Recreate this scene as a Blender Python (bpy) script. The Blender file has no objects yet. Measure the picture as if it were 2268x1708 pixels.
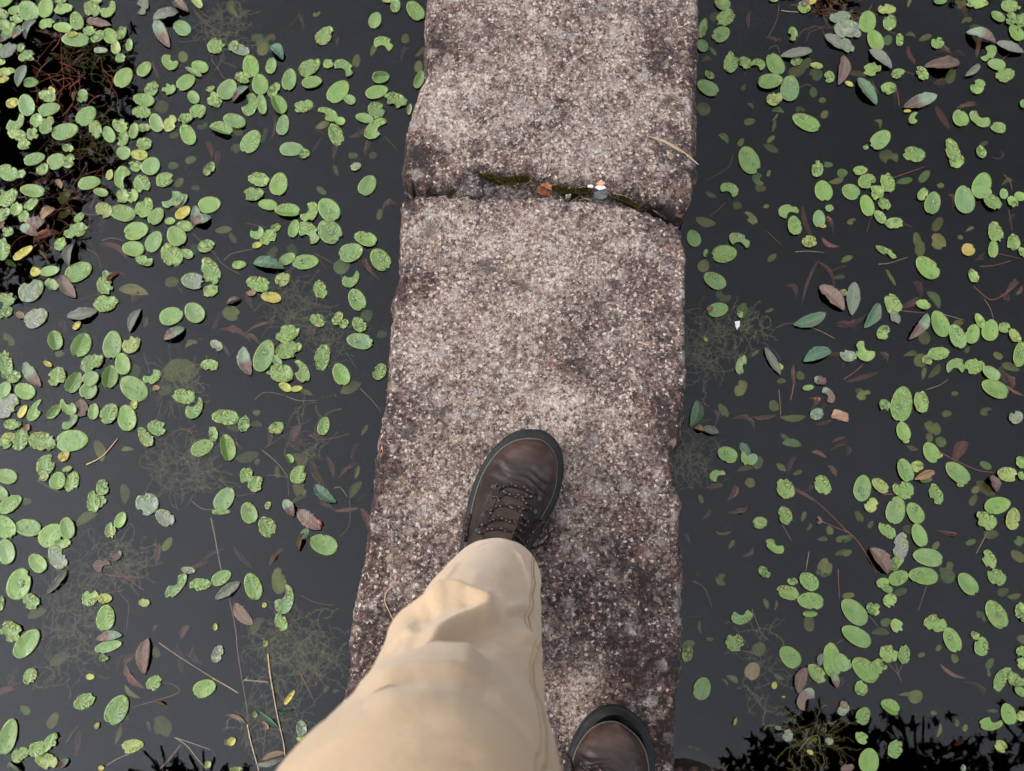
import bpy, bmesh, math, random
from mathutils import Vector, Matrix, noise
from mathutils.bvhtree import BVHTree
R = math.radians
SC = bpy.context.scene
COL = SC.collection

# ------------------------------------------------------------------ camera
CAM_H, PITCH, F = 1.37, R(15.3), 2320.0          # F = focal length in pixels of the 2268 px wide photograph
cd = bpy.data.cameras.new('camera'); cam = bpy.data.objects.new('camera', cd); COL.objects.link(cam)
cam.location = (0, 0, CAM_H); cam.rotation_euler = (PITCH, 0, 0)
cd.sensor_width = 36; cd.lens = 36 * F / 2268; cd.clip_start = 0.02; cd.clip_end = 400
cd.dof.use_dof = True; cd.dof.focus_distance = 1.40; cd.dof.aperture_fstop = 9.0
SC.camera = cam
# ------------------------------------------------------------------ sky, sun, exposure (overcast)
SUN_EL, SUN_AZ = R(31), R(-72)
w = bpy.data.worlds.new('World'); SC.world = w; w.use_nodes = True
nt = w.node_tree; N = nt.nodes; bg = N['Background']
sky = N.new('ShaderNodeTexSky'); sky.sky_type = 'NISHITA'; sky.sun_disc = False
sky.sun_elevation = SUN_EL; sky.sun_rotation = SUN_AZ; sky.dust_density = 1.5; sky.air_density = 1.0
hs = N.new('ShaderNodeHueSaturation'); hs.inputs['Saturation'].default_value = 0.27
nt.links.new(sky.outputs[0], hs.inputs['Color'])
tc = N.new('ShaderNodeTexCoord'); cn = N.new('ShaderNodeTexNoise'); cn.inputs['Scale'].default_value = 1.6
cn.inputs['Detail'].default_value = 4; nt.links.new(tc.outputs['Generated'], cn.inputs['Vector'])
# cloud deck: thicker and darker ahead (+Y), thinner overhead and behind
sx = N.new('ShaderNodeSeparateXYZ'); nt.links.new(tc.outputs['Generated'], sx.inputs[0])
mr = N.new('ShaderNodeMapRange'); mr.inputs[1].default_value = -0.22; mr.inputs[2].default_value = 0.55
mr.inputs[3].default_value = 1.45; mr.inputs[4].default_value = 0.7
mxy = N.new('ShaderNodeMath'); mxy.operation = 'MULTIPLY_ADD'; mxy.inputs[1].default_value = 0.25
nt.links.new(sx.outputs['X'], mxy.inputs[0]); nt.links.new(sx.outputs['Y'], mxy.inputs[2]); nt.links.new(mxy.outputs[0], mr.inputs[0])
mn = N.new('ShaderNodeMapRange'); mn.inputs[1].default_value = 0.3; mn.inputs[2].default_value = 0.7
mn.inputs[3].default_value = 0.8; mn.inputs[4].default_value = 1.2
nt.links.new(cn.outputs['Fac'], mn.inputs[0])
mz = N.new('ShaderNodeMapRange'); mz.inputs[1].default_value = 0.1; mz.inputs[2].default_value = 1.0   # an overcast sky is brightest overhead
mz.inputs[3].default_value = 0.6; mz.inputs[4].default_value = 9.0
nt.links.new(sx.outputs['Z'], mz.inputs[0])
m0 = N.new('ShaderNodeMath'); m0.operation = 'MULTIPLY'; nt.links.new(mz.outputs[0], m0.inputs[1])
mm = N.new('ShaderNodeMath'); mm.operation = 'MULTIPLY'
nt.links.new(mr.outputs[0], m0.inputs[0]); nt.links.new(m0.outputs[0], mm.inputs[0]); nt.links.new(mn.outputs[0], mm.inputs[1])
ml = N.new('ShaderNodeMix'); ml.data_type = 'RGBA'; ml.blend_type = 'MULTIPLY'; ml.inputs[0].default_value = 1
nt.links.new(hs.outputs[0], ml.inputs[6]); nt.links.new(mm.outputs[0], ml.inputs[7])
nt.links.new(ml.outputs[2], bg.inputs['Color']); bg.inputs['Strength'].default_value = 0.15
sd = bpy.data.lights.new('sun', 'SUN'); sd.energy = 0.7; sd.angle = R(22); sd.color = (1, .965, .91)
sun = bpy.data.objects.new('sun', sd); COL.objects.link(sun)
sun.rotation_euler = Vector((math.sin(SUN_AZ)*math.cos(SUN_EL), math.cos(SUN_AZ)*math.cos(SUN_EL), math.sin(SUN_EL))).to_track_quat('Z', 'Y').to_euler()
vs = SC.view_settings; vs.view_transform = 'Standard'; vs.look = 'None'; vs.gamma = 1; vs.exposure = 0.14
SC.cycles.use_adaptive_sampling = False; SC.cycles.sampling_pattern = 'TABULATED_SOBOL'
SC.cycles.max_bounces = 8; SC.cycles.transparent_max_bounces = 12; SC.cycles.transmission_bounces = 6

# ------------------------------------------------------------------ helpers
ZW = -0.10                                        # water level; the slab's top is z = 0
FWD = Vector((0, math.sin(PITCH), -math.cos(PITCH))); UP = Vector((0, math.cos(PITCH), math.sin(PITCH)))
CAM = Vector((0, 0, CAM_H))
def ray(x, y): return FWD + Vector((1, 0, 0)) * ((x - 1134) / F) + UP * (-(y - 854) / F)
def px(x, y, z=0.0):
    d = ray(x, y); return CAM + d * ((z - CAM_H) / d.z)
def proj(p):
    q = p - CAM; dep = q.dot(FWD)
    return 1134 + F * q.x / dep, 854 - F * q.dot(UP) / dep
def nz(x, y, z, s): return noise.noise(Vector((x * s, y * s, z * s)))
def sstep(a, b, x):
    t = max(0, min(1, (x - a) / (b - a))); return t * t * (3 - 2 * t)
def tag(o, label=None, cat=None, group=None, kind=None):
    if label: o['label'] = label
    if cat: o['category'] = cat
    if group: o['group'] = group
    if kind: o['kind'] = kind
    return o
def link(name, me, mat, parent=None, loc=None):
    o = bpy.data.objects.new(name, me); COL.objects.link(o)
    if mat and not me.materials: me.materials.append(mat)
    if loc is not None: o.location = loc
    if parent: o.parent = parent
    return o
def mk(name, verts, faces, mat, parent=None, loc=(0, 0, 0), smooth=True, tint=None, luv=None, fl=None):
    me = bpy.data.meshes.new(name); me.from_pydata([tuple(v) for v in verts], [], faces); me.update()
    if smooth: me.polygons.foreach_set('use_smooth', [True] * len(me.polygons))
    if tint is not None:
        a = me.attributes.new('tint', 'FLOAT_COLOR', 'POINT')
        if not isinstance(tint[0], (tuple, list)): tint = [tint] * len(verts)
        a.data.foreach_set('color', [c for t in tint for c in (t[0], t[1], t[2], 1)])
    if luv is not None:
        a = me.attributes.new('luv', 'FLOAT_VECTOR', 'POINT')
        a.data.foreach_set('vector', [c for t in luv for c in t])
    if fl is not None:
        for k, vals in fl.items():
            a = me.attributes.new(k, 'FLOAT', 'POINT'); a.data.foreach_set('value', vals)
    return link(name, me, mat, parent, loc)
def empty(name, loc):
    o = bpy.data.objects.new(name, None); COL.objects.link(o); o.location = loc; o.empty_display_size = .02; return o
def interp(pts, t):
    if t <= pts[0][0]: return pts[0][1]
    for (a, b), (c, d) in zip(pts, pts[1:]):
        if t <= c:
            return b + (d - b) * (t - a) / (c - a) if c > a else d
    return pts[-1][1]
def spline(pts, n):
    P = [Vector(p) for p in pts]; out = []
    for i in range(len(P) - 1):
        p0 = P[max(i-1, 0)]; p1 = P[i]; p2 = P[i+1]; p3 = P[min(i+2, len(P)-1)]
        for k in range(n):
            t = k / n
            out.append(.5 * ((2*p1) + (p2-p0)*t + (2*p0-5*p1+4*p2-p3)*t*t + (-p0+3*p1-3*p2+p3)*t*t*t))
    out.append(P[-1]); return out
def tube(path, rad, seg=6, V=None, Fc=None, luv=None):
    """appends a tube along path to V, Fc"""
    V = [] if V is None else V; Fc = [] if Fc is None else Fc
    n = len(path); base = len(V); acc = 0
    for i, p in enumerate(path):
        d = (path[min(i+1, n-1)] - path[max(i-1, 0)])
        if d.length < 1e-9: d = Vector((0, 1, 0))
        d.normalize(); a = d.cross(Vector((0, 0, 1)))
        if a.length < 1e-3: a = d.cross(Vector((1, 0, 0)))
        a.normalize(); b = a.cross(d)
        r = rad(i / (n-1)) if callable(rad) else rad
        if i: acc += (p - path[i-1]).length
        for k in range(seg):
            t = 2 * math.pi * k / seg
            V.append(p + a * (r * math.cos(t)) + b * (r * math.sin(t)))
            if luv is not None: luv.append((acc, k / seg, 0))
    for i in range(n - 1):
        for k in range(seg):
            k2 = (k + 1) % seg
            Fc.append((base + i*seg + k, base + i*seg + k2, base + (i+1)*seg + k2, base + (i+1)*seg + k))
    Fc.append(tuple(base + k for k in reversed(range(seg)))); Fc.append(tuple(base + (n-1)*seg + k for k in range(seg)))
    return V, Fc

# ------------------------------------------------------------------ materials
class NT:
    def __init__(s, name):
        s.m = bpy.data.materials.new(name); s.m.use_nodes = True; s.t = s.m.node_tree; s.n = s.t.nodes
        s.b = s.n['Principled BSDF']; s.out = s.n['Material Output']
    def L(s, a, b): s.t.links.new(a, b)
    def val(s, x, sock):
        if hasattr(x, 'is_output'): s.L(x, sock)
        else: sock.default_value = x
    def noise(s, vec, scale, detail=4, rough=.55, dist=0):
        q = s.n.new('ShaderNodeTexNoise'); q.inputs['Scale'].default_value = scale; q.inputs['Detail'].default_value = detail
        q.inputs['Roughness'].default_value = rough; q.inputs['Distortion'].default_value = dist
        if vec is not None: s.L(vec, q.inputs['Vector'])
        return q.outputs['Fac']
    def voro(s, vec, scale, feat='F1', out='Distance', rnd=1):
        q = s.n.new('ShaderNodeTexVoronoi'); q.feature = feat; q.inputs['Scale'].default_value = scale
        q.inputs['Randomness'].default_value = rnd
        if vec is not None: s.L(vec, q.inputs['Vector'])
        return q.outputs[out]
    def ramp(s, x, a, b, c=0., d=1., smooth=False):
        q = s.n.new('ShaderNodeMapRange'); q.interpolation_type = 'SMOOTHSTEP' if smooth else 'LINEAR'
        s.val(x, q.inputs[0])
        for i, v in enumerate((a, b, c, d)): s.val(v, q.inputs[i+1])
        return q.outputs[0]
    def math(s, op, a, b=0., c=0., clamp=False):
        q = s.n.new('ShaderNodeMath'); q.operation = op; q.use_clamp = clamp
        s.val(a, q.inputs[0]); s.val(b, q.inputs[1]); s.val(c, q.inputs[2]); return q.outputs[0]
    def mix(s, f, a, b, mode='MIX'):
        q = s.n.new('ShaderNodeMix'); q.data_type = 'RGBA'; q.blend_type = mode
        s.val(f, q.inputs[0])
        for x, k in ((a, 6), (b, 7)):
            if hasattr(x, 'is_output'): s.L(x, q.inputs[k])
            else: q.inputs[k].default_value = (x[0], x[1], x[2], 1)
        return q.outputs[2]
    def attr(s, name, out='Color'):
        q = s.n.new('ShaderNodeAttribute'); q.attribute_name = name; return q.outputs[out]
    def coord(s, o='Object'):
        return s.n.new('ShaderNodeTexCoord').outputs[o]
    def vmap(s, v, sc):
        q = s.n.new('ShaderNodeMapping'); q.inputs['Scale'].default_value = sc; s.L(v, q.inputs['Vector']); return q.outputs[0]
    def sep(s, v):
        q = s.n.new('ShaderNodeSeparateXYZ'); s.L(v, q.inputs[0]); return q.outputs
    def bump(s, h, strength, dist, prev=None):
        q = s.n.new('ShaderNodeBump'); q.inputs['Strength'].default_value = strength; q.inputs['Distance'].default_value = dist
        s.L(h, q.inputs['Height'])
        if prev is not None: s.L(prev, q.inputs['Normal'])
        return q.outputs[0]
    def done(s, col=None, rough=None, norm=None, spec=None):
        if col is not None:
            if hasattr(col, 'is_output'): s.L(col, s.b.inputs['Base Color'])
            else: s.b.inputs['Base Color'].default_value = (*col, 1)
        if rough is not None: s.val(rough, s.b.inputs['Roughness'])
        if norm is not None: s.L(norm, s.b.inputs['Normal'])
        if spec is not None: s.b.inputs['Specular IOR Level'].default_value = spec
        return s.m

def m_stone(name, dark=(.026, .0175, .0165), mid=(.128, .093, .081), white=(.70, .645, .56), bias=0.):
    s = NT(name); v = s.coord()
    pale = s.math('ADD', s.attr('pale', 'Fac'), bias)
    big = s.noise(v, 16, 5, .62)                       # patches a few cm across
    med = s.noise(v, 75, 5, .65)
    wv = s.n.new('ShaderNodeVectorMath'); wv.operation = 'ADD'
    wn = s.n.new('ShaderNodeTexNoise'); wn.inputs['Scale'].default_value = 230; wn.inputs['Detail'].default_value = 2; s.L(v, wn.inputs['Vector'])
    ws = s.n.new('ShaderNodeVectorMath'); ws.operation = 'SCALE'; ws.inputs['Scale'].default_value = .008
    s.L(wn.outputs['Color'], ws.inputs[0]); s.L(v, wv.inputs[0]); s.L(ws.outputs[0], wv.inputs[1]); vw = wv.outputs[0]
    fine = s.noise(v, 420, 4, .75)
    cover = s.math('ADD', pale, s.ramp(big, .32, .68, -.36, .34))
    cover = s.math('ADD', cover, s.ramp(med, .3, .7, -.38, .36))
    # base: dark crust to brownish rock
    tx = s.noise(vw, 210, 5, .72)
    lev = s.math('ADD', s.ramp(tx, .30, .70, -.62, .62), s.math('MULTIPLY', cover, .62))
    q = s.n.new('ShaderNodeValToRGB'); cr = q.color_ramp; s.L(s.ramp(lev, -.46, 1.0, 0, 1), q.inputs[0])
    cr.elements[0].position = 0.; cr.elements[0].color = (*dark, 1); cr.elements[1].position = 1.; cr.elements[1].color = (*white, 1)
    for pos, c in ((.22, tuple(x*1.6 for x in dark)), (.42, mid), (.60, (mid[0]*1.75, mid[1]*1.9, mid[2]*1.85)), (.78, (.43, .365, .30))):
        e = cr.elements.new(pos); e.color = (*c, 1)
    base = q.outputs[0]
    warm = s.noise(v, 14, 3, .5); base = s.mix(s.ramp(warm, .5, .66, 0, .5), base, (1.06, .96, .80), 'MULTIPLY')
    red = s.noise(v, 22, 3, .5)
    base = s.mix(s.math('MULTIPLY', s.ramp(red, .5, .68, 0, .8), s.ramp(cover, .0, .6, 1, .25)), base, (1.2, .88, .82), 'MULTIPLY')
    def grains(scale, lo, hi, ph):
        d = s.voro(vw, scale, 'F1', 'Distance'); c = s.voro(vw, scale, 'F1', 'Color'); q = s.sep(c)
        thr = s.ramp(cover, -.35, 1.15, lo, hi); on = s.math('GREATER_THAN', q[ph], thr)
        return s.math('MULTIPLY', on, s.ramp(d, .38, .6, 1, 0)), q
    g1, q1 = grains(205, 1.0, .58, 0); g2, q2 = grains(340, 1.0, .48, 1); g3, q3 = grains(180, .97, .72, 2)
    tone = s.mix(s.ramp(q1[1], .6, 1, 0, 1), white, (.55, .44, .30)); tone = s.mix(s.ramp(q1[2], .8, 1, 0, .9), tone, (.5, .34, .28))
    tone2 = s.mix(q2[0], (.33, .28, .235), (.72, .66, .56))
    col = s.mix(s.math('MULTIPLY', g3, .75), base, (.03, .021, .02))
    col = s.mix(s.math('MULTIPLY', g2, .8), col, tone2)
    col = s.mix(s.math('MULTIPLY', g1, .9), col, tone)
    wb = s.n.new('ShaderNodeVectorMath'); wb.operation = 'ADD'; wn2 = s.n.new('ShaderNodeTexNoise'); wn2.inputs['Scale'].default_value = 90; wn2.inputs['Detail'].default_value = 4; s.L(v, wn2.inputs['Vector'])
    wb2 = s.n.new('ShaderNodeVectorMath'); wb2.operation = 'SCALE'; wb2.inputs['Scale'].default_value = .022; s.L(wn2.outputs['Color'], wb2.inputs[0]); s.L(v, wb.inputs[0]); s.L(wb2.outputs[0], wb.inputs[1])
    for sc, lo, amt, c in ((48, .80, .55, (.56, .53, .48)), (75, .82, .6, (.50, .43, .31)), (60, .86, .5, (.30, .17, .14)), (34, .86, .72, (.035, .026, .025))):
        dd = s.voro(wb.outputs[0], sc, 'F1', 'Distance'); cc = s.sep(s.voro(wb.outputs[0], sc, 'F1', 'Color'))
        m_ = s.math('MULTIPLY', s.math('GREATER_THAN', cc[sc % 3], lo), s.ramp(dd, .22, .55, 1, 0)); m_ = s.math('MULTIPLY', m_, s.ramp(tx, .38, .58, .35, 1))
        col = s.mix(s.math('MULTIPLY', m_, amt), col, c)
    pits = s.voro(v, 260, 'F1', 'Distance')
    pit = s.math('MULTIPLY', s.ramp(pits, .0, .28, 1, 0), s.ramp(s.noise(v, 60, 2), .5, .62, 0, .8))
    col = s.mix(pit, col, (.025, .018, .017))
    h = s.math('ADD', s.math('MULTIPLY', tx, 1.4), s.math('MULTIPLY', g2, .55))
    h = s.math('ADD', h, s.math('MULTIPLY', g1, .7)); h = s.math('ADD', h, s.math('MULTIPLY', med, 1.4)); h = s.math('SUBTRACT', h, pit)
    col = s.mix(1., col, (.50, .455, .45), 'MULTIPLY')
    return s.done(col, .86, s.bump(h, .9, .0022), .2)
M_STONE = m_stone('granite')
M_MORTAR = m_stone('mortar', (.024, .022, .022), (.13, .12, .117), (.50, .48, .45), -.12)
M_PIER = m_stone('wet_pier', (.012, .008, .005), (.06, .036, .018), (.075, .05, .028), -.75)

def m_leaf():
    s = NT('pad_leaf'); t = s.attr('tint'); uv = s.attr('luv', 'Vector'); wear = s.attr('wear', 'Fac'); q = s.sep(uv)
    v = s.coord(); oi = s.n.new('ShaderNodeObjectInfo').outputs['Random']
    # parallel veins running from base to tip, a clearer midrib
    vv = s.math('ABSOLUTE', q[1])
    vein = s.math('SINE', s.math('MULTIPLY', s.math('DIVIDE', q[1], s.math('SUBTRACT', 1.12, s.math('MULTIPLY', q[0], q[0]))), 26))
    col = s.mix(s.ramp(vein, .3, 1, 0, .05), t, s.mix(.5, t, (.19, .26, .08)))
    col = s.mix(s.ramp(vv, .0, .04, .25, 0), col, (.17, .24, .065))
    patch = s.noise(v, 70, 4, .6); col = s.mix(s.ramp(patch, .42, .7, 0, .55), col, s.mix(.55, col, (.17, .21, .05)))
    patch2 = s.noise(v, 150, 3, .6); col = s.mix(s.ramp(patch2, .5, .72, 0, .5), col, s.mix(.6, col, (.03, .07, .014)))
    # cracks of the crumpled old leaves
    nv = s.n.new('ShaderNodeVectorMath'); nv.operation = 'ADD'; cn = s.n.new('ShaderNodeTexNoise'); cn.inputs['Scale'].default_value = 150
    s.L(v, cn.inputs['Vector']); sc = s.n.new('ShaderNodeVectorMath'); sc.operation = 'SCALE'; sc.inputs['Scale'].default_value = .012
    s.L(cn.outputs['Color'], sc.inputs[0]); s.L(v, nv.inputs[0]); s.L(sc.outputs[0], nv.inputs[1])
    cr = s.voro(nv.outputs[0], 125, 'DISTANCE_TO_EDGE', 'Distance')
    line = s.math('MULTIPLY', s.ramp(cr, .015, .1, 1, 0), s.ramp(s.noise(v, 55, 2), .44, .58, 0, 1))
    crack = s.math('MULTIPLY', line, wear, clamp=True)
    col = s.mix(s.math('MULTIPLY', crack, .92), col, (.014, .024, .008))
    yl = s.math('MULTIPLY', s.ramp(s.noise(v, 85, 3), .5, .66, 0, 1), wear); col = s.mix(s.math('MULTIPLY', yl, .35), col, (.19, .215, .04))
    spot = s.math('MULTIPLY', s.ramp(s.voro(v, 210), .0, .13, 1, 0), s.ramp(s.noise(v, 40, 2), .52, .6, 0, 1)); col = s.mix(s.math('MULTIPLY', spot, .7), col, (.05, .05, .015))
    rim = s.ramp(q[2], .93, 1, 0, .5); col = s.mix(rim, col, s.mix(.6, col, (.2, .24, .065)))
    h = s.math('SUBTRACT', s.math('ADD', s.math('MULTIPLY', vein, .03), s.math('MULTIPLY', s.noise(v, 90, 3), s.math('ADD', .8, s.math('MULTIPLY', wear, 2.)))), s.math('MULTIPLY', crack, 1.5))
    return s.done(col, s.ramp(s.noise(v, 120, 2), .3, .7, .32, .55), s.bump(h, .8, .0012), .42)
M_PAD = m_leaf()

def m_lance():
    s = NT('lance_leaf'); t = s.attr('tint'); uv = s.attr('luv', 'Vector'); q = s.sep(uv); v = s.coord()
    vein = s.math('SINE', s.math('MULTIPLY', s.math('SUBTRACT', q[0], s.math('MULTIPLY', s.math('ABSOLUTE', q[1]), .25)), 60))
    n = s.noise(v, 90, 4, .6)
    col = s.mix(s.ramp(n, .35, .7, 0, .75), t, s.mix(.45, t, (.11, .10, .075)))
    col = s.mix(s.ramp(s.noise(v, 45, 3), .52, .7, 0, .8), col, s.mix(.6, t, (.05, .035, .02)))
    col = s.mix(s.ramp(s.math('ABSOLUTE', q[1]), 0, .1, .6, 0), col, s.mix(.5, t, (.19, .17, .13)))
    col = s.mix(s.ramp(vein, .6, 1, 0, .18), col, (.16, .14, .11))
    h = s.math('ADD', s.math('MULTIPLY', n, 1.), s.math('MULTIPLY', vein, .2))
    return s.done(col, .5, s.bump(h, .7, .001), .18)
M_LANCE = m_lance()
def m_sunk():
    s = NT('sunken_leaf'); t = s.attr('tint'); v = s.coord()
    col = s.mix(s.ramp(s.noise(v, 80, 4), .35, .65, 0, .6), t, s.mix(.6, t, (.03, .03, .015)))
    return s.done(col, .8, None, .1)
M_SUNK = m_sunk()
def flat(name, col, rough=.6, spec=.4, var=.3, scale=200, metal=0):
    s = NT(name); v = s.coord()
    c = s.mix(s.ramp(s.noise(v, scale, 4), .3, .7, 0, 1), tuple(x * (1 - var) for x in col), tuple(min(1, x * (1 + var)) for x in col))
    s.b.inputs['Metallic'].default_value = metal
    return s.done(c, rough, s.bump(s.noise(v, scale * 2, 3), .3, .0006), spec)
M_DROP = NT('water_drop'); M_DROP.b.inputs['Transmission Weight'].default_value = 1; M_DROP.b.inputs['IOR'].default_value = 1.33
M_DROP = M_DROP.done((1, 1, 1), .02)
M_NEEDLE = flat('dry_needle', (.25, .18, .105), .6)
M_STEM = flat('water_stem', (.2, .115, .065), .6, .3); M_REDSTEM = flat('red_stem', (.26, .075, .045), .6, .3)
M_STRAW = flat('straw_stem', (.24, .17, .095), .6, .3)
M_WEED = flat('weed_thread', (.27, .26, .11), .9, .1)

def m_water():
    s = NT('pond_water'); t = s.n
    for l in list(s.t.links): s.t.links.remove(l)
    tr = t.new('ShaderNodeBsdfTransparent'); gl = t.new('ShaderNodeBsdfGlossy'); gl.inputs['Roughness'].default_value = 0.0
    fr = t.new('ShaderNodeFresnel'); fr.inputs['IOR'].default_value = 1.333
    mx = t.new('ShaderNodeMixShader'); v = s.coord()
    b = s.bump(s.noise(v, 5, 2), .02, .01)
    s.L(b, gl.inputs['Normal']); s.L(fr.outputs[0], mx.inputs[0]); s.L(tr.outputs[0], mx.inputs[1]); s.L(gl.outputs[0], mx.inputs[2])
    s.L(mx.outputs[0], s.out.inputs['Surface'])
    pv = t.new('ShaderNodeVolumeAbsorption'); pv.inputs['Density'].default_value = 10.; pv.inputs['Color'].default_value = (.26, .16, .06, 1)
    s.L(pv.outputs[0], s.out.inputs['Volume']); return s.m
M_WATER = m_water()
def m_mud():
    s = NT('mud'); v = s.coord()
    return s.done(s.mix(s.ramp(s.noise(v, 9, 5), .3, .7, 0, 1), (.014, .012, .010), (.045, .035, .025)), .95, None, .1)
M_MUD = m_mud()
def m_grass():
    s = NT('bank_ground'); v = s.coord()
    return s.done(s.mix(s.ramp(s.noise(v, 3, 6), .3, .7, 0, 1), (.04, .055, .018), (.09, .075, .045)), .95, None, .1)
M_BANK = m_grass()

# ------------------------------------------------------------------ setting: water, bed, banks
def box(name, x0, x1, y0, y1, z0, z1, mat):
    V = [(x, y, z) for z in (z0, z1) for (x, y) in ((x0, y0), (x1, y0), (x1, y1), (x0, y1))]
    return mk(name, V, [(3, 2, 1, 0), (4, 5, 6, 7), (0, 1, 5, 4), (1, 2, 6, 5), (2, 3, 7, 6), (3, 0, 4, 7)], mat, smooth=False)
tag(box('water', -3.2, 3.2, -3.4, 4.6, -.52, ZW, M_WATER), 'still dark pond water reflecting a grey sky', 'water', kind='structure')
def sheet():
    nx = 60; V = []; Fc = []
    def zz(x, y):
        ex = max(abs(x) - 2.7, 0, y - 4.1, -3.0 - y); return -.46 + min(ex, 1.0) * .6 + .02 * nz(x, y, 0, 2.) + (.02 * nz(x, y, 3, .5) if ex > 1 else 0)
    xs = [-200, -60, -20, -10] + [-5 + 10 * i / (nx-1) for i in range(nx)] + [10, 20, 60, 200]
    ys = xs
    for y in ys:
        for x in xs: V.append((x, y, zz(x, y)))
    n = len(xs)
    for j in range(n-1):
        for i in range(n-1): Fc.append((j*n+i, j*n+i+1, (j+1)*n+i+1, (j+1)*n+i))
    me = mk('ground', V, Fc, M_MUD); me.data.materials.append(M_BANK)
    for p in me.data.polygons:
        c = p.center; p.material_index = 1 if (abs(c.x) > 3.3 or c.y > 4.7 or c.y < -3.5) else 0
    return me
tag(sheet(), 'muddy pond bed rising to grassy banks', 'ground', kind='structure')

# ------------------------------------------------------------------ stone slabs (outlines read off the photograph, unprojected to the slab's height)
UL = [(880+x/3.253, y/3.253) for x, y in [(215,-400),(205,0),(195,130),(182,210),(190,280),(185,360),(200,480),(190,560),(150,650),(120,740),(80,880),(55,940),(50,1040),(35,1130),(28,1210),(35,1270),(60,1420)]]
UR = [(880+x/3.253, y/3.253) for x, y in [(2170,-400),(2180,0),(2178,300),(2165,640),(2165,900),(2172,1190),(2165,1300),(2140,1390),(2115,1500),(2090,1600)]]
UB = [(860+x/3.16, 360+y/3.16) for x, y in [(60,60),(90,95),(110,130),(160,175),(260,212),(400,222),(480,195),(620,100),(700,115),(850,155),(970,140),(1050,160),(1180,200),(1280,195),(1400,200),(1490,210),(1560,240),(1700,265),(1780,300),(1860,310),(1950,345),(2030,400),(2090,380),(2130,260),(2180,240)]]
LL = [(800+x/2.976, 440+y/2.976) for x, y in [(250,-80),(260,50),(265,120),(250,250),(245,430),(245,520),(210,630),(190,700),(200,780),(185,900),(175,1050),(165,1200),(155,1330)]] + \
     [(760+x/2.777, 900+y/2.777) for x, y in [(215,170),(190,380),(170,560),(150,700),(130,860),(115,980),(90,1090),(60,1230),(30,1480),(40,1530),(25,1666)]] + [(765,1530),(755,1560),(742,1640),(730,1708),(700,1950)]
LR = [(800+x/2.976, 440+y/2.976) for x, y in [(2080,60),(2095,160),(2110,270),(2130,350),(2140,450),(2135,560),(2140,700),(2130,780),(2140,870),(2135,1000),(2145,1150),(2140,1300),(2135,1420)]] + \
     [(760+x/2.777, 900+y/2.777) for x, y in [(2095,100),(2090,220),(2040,260),(2025,330),(2030,420),(2040,490),(2060,550),(2085,600),(2080,640),(2070,720),(2075,800),(2095,950)]] + \
     [(1480+x/3.72, 1260+y/3.72) for x, y in [(130,0),(145,100),(125,180),(120,350),(130,480),(115,620),(130,820),(100,900),(70,1100),(60,1300),(60,1480),(70,1666),(60,2200)]]
LT = [(860+x/3.16, 360+y/3.16) for x, y in [(50,300),(85,298),(120,260),(240,225),(360,230),(440,245),(650,250),(720,246),(1000,246),(1100,238),(1200,255),(1270,275),(1350,268),(1550,290),(1700,312),(1800,350),(1900,400),(2000,440),(2060,470),(2110,560)]]
sw = lambda L: [(y, x) for x, y in L]
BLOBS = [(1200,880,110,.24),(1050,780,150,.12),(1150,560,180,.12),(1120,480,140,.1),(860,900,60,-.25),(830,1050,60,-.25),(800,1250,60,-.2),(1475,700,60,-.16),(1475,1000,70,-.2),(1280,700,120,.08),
   # pale and dark patches on the stone: x, y, radius (px), amount
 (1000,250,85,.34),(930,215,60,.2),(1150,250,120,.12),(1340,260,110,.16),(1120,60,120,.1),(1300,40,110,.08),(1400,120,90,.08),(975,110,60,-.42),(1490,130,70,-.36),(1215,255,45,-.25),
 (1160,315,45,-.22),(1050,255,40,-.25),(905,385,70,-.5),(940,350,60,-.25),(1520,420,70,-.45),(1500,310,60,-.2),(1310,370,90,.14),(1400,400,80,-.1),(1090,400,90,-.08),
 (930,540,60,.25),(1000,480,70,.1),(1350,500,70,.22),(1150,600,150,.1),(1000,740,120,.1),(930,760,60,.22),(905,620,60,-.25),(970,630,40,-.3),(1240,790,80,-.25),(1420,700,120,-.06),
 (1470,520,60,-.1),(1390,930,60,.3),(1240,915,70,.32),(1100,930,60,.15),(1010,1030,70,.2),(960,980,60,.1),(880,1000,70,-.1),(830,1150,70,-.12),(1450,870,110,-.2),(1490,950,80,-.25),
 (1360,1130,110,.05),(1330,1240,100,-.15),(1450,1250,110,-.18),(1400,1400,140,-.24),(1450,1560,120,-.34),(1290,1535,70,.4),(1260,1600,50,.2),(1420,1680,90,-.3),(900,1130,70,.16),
 (830,1330,70,-.1),(1000,1120,60,.12),(1220,1000,50,.16),(800,1450,60,-.2),(1290,1050,60,.1)]
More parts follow.
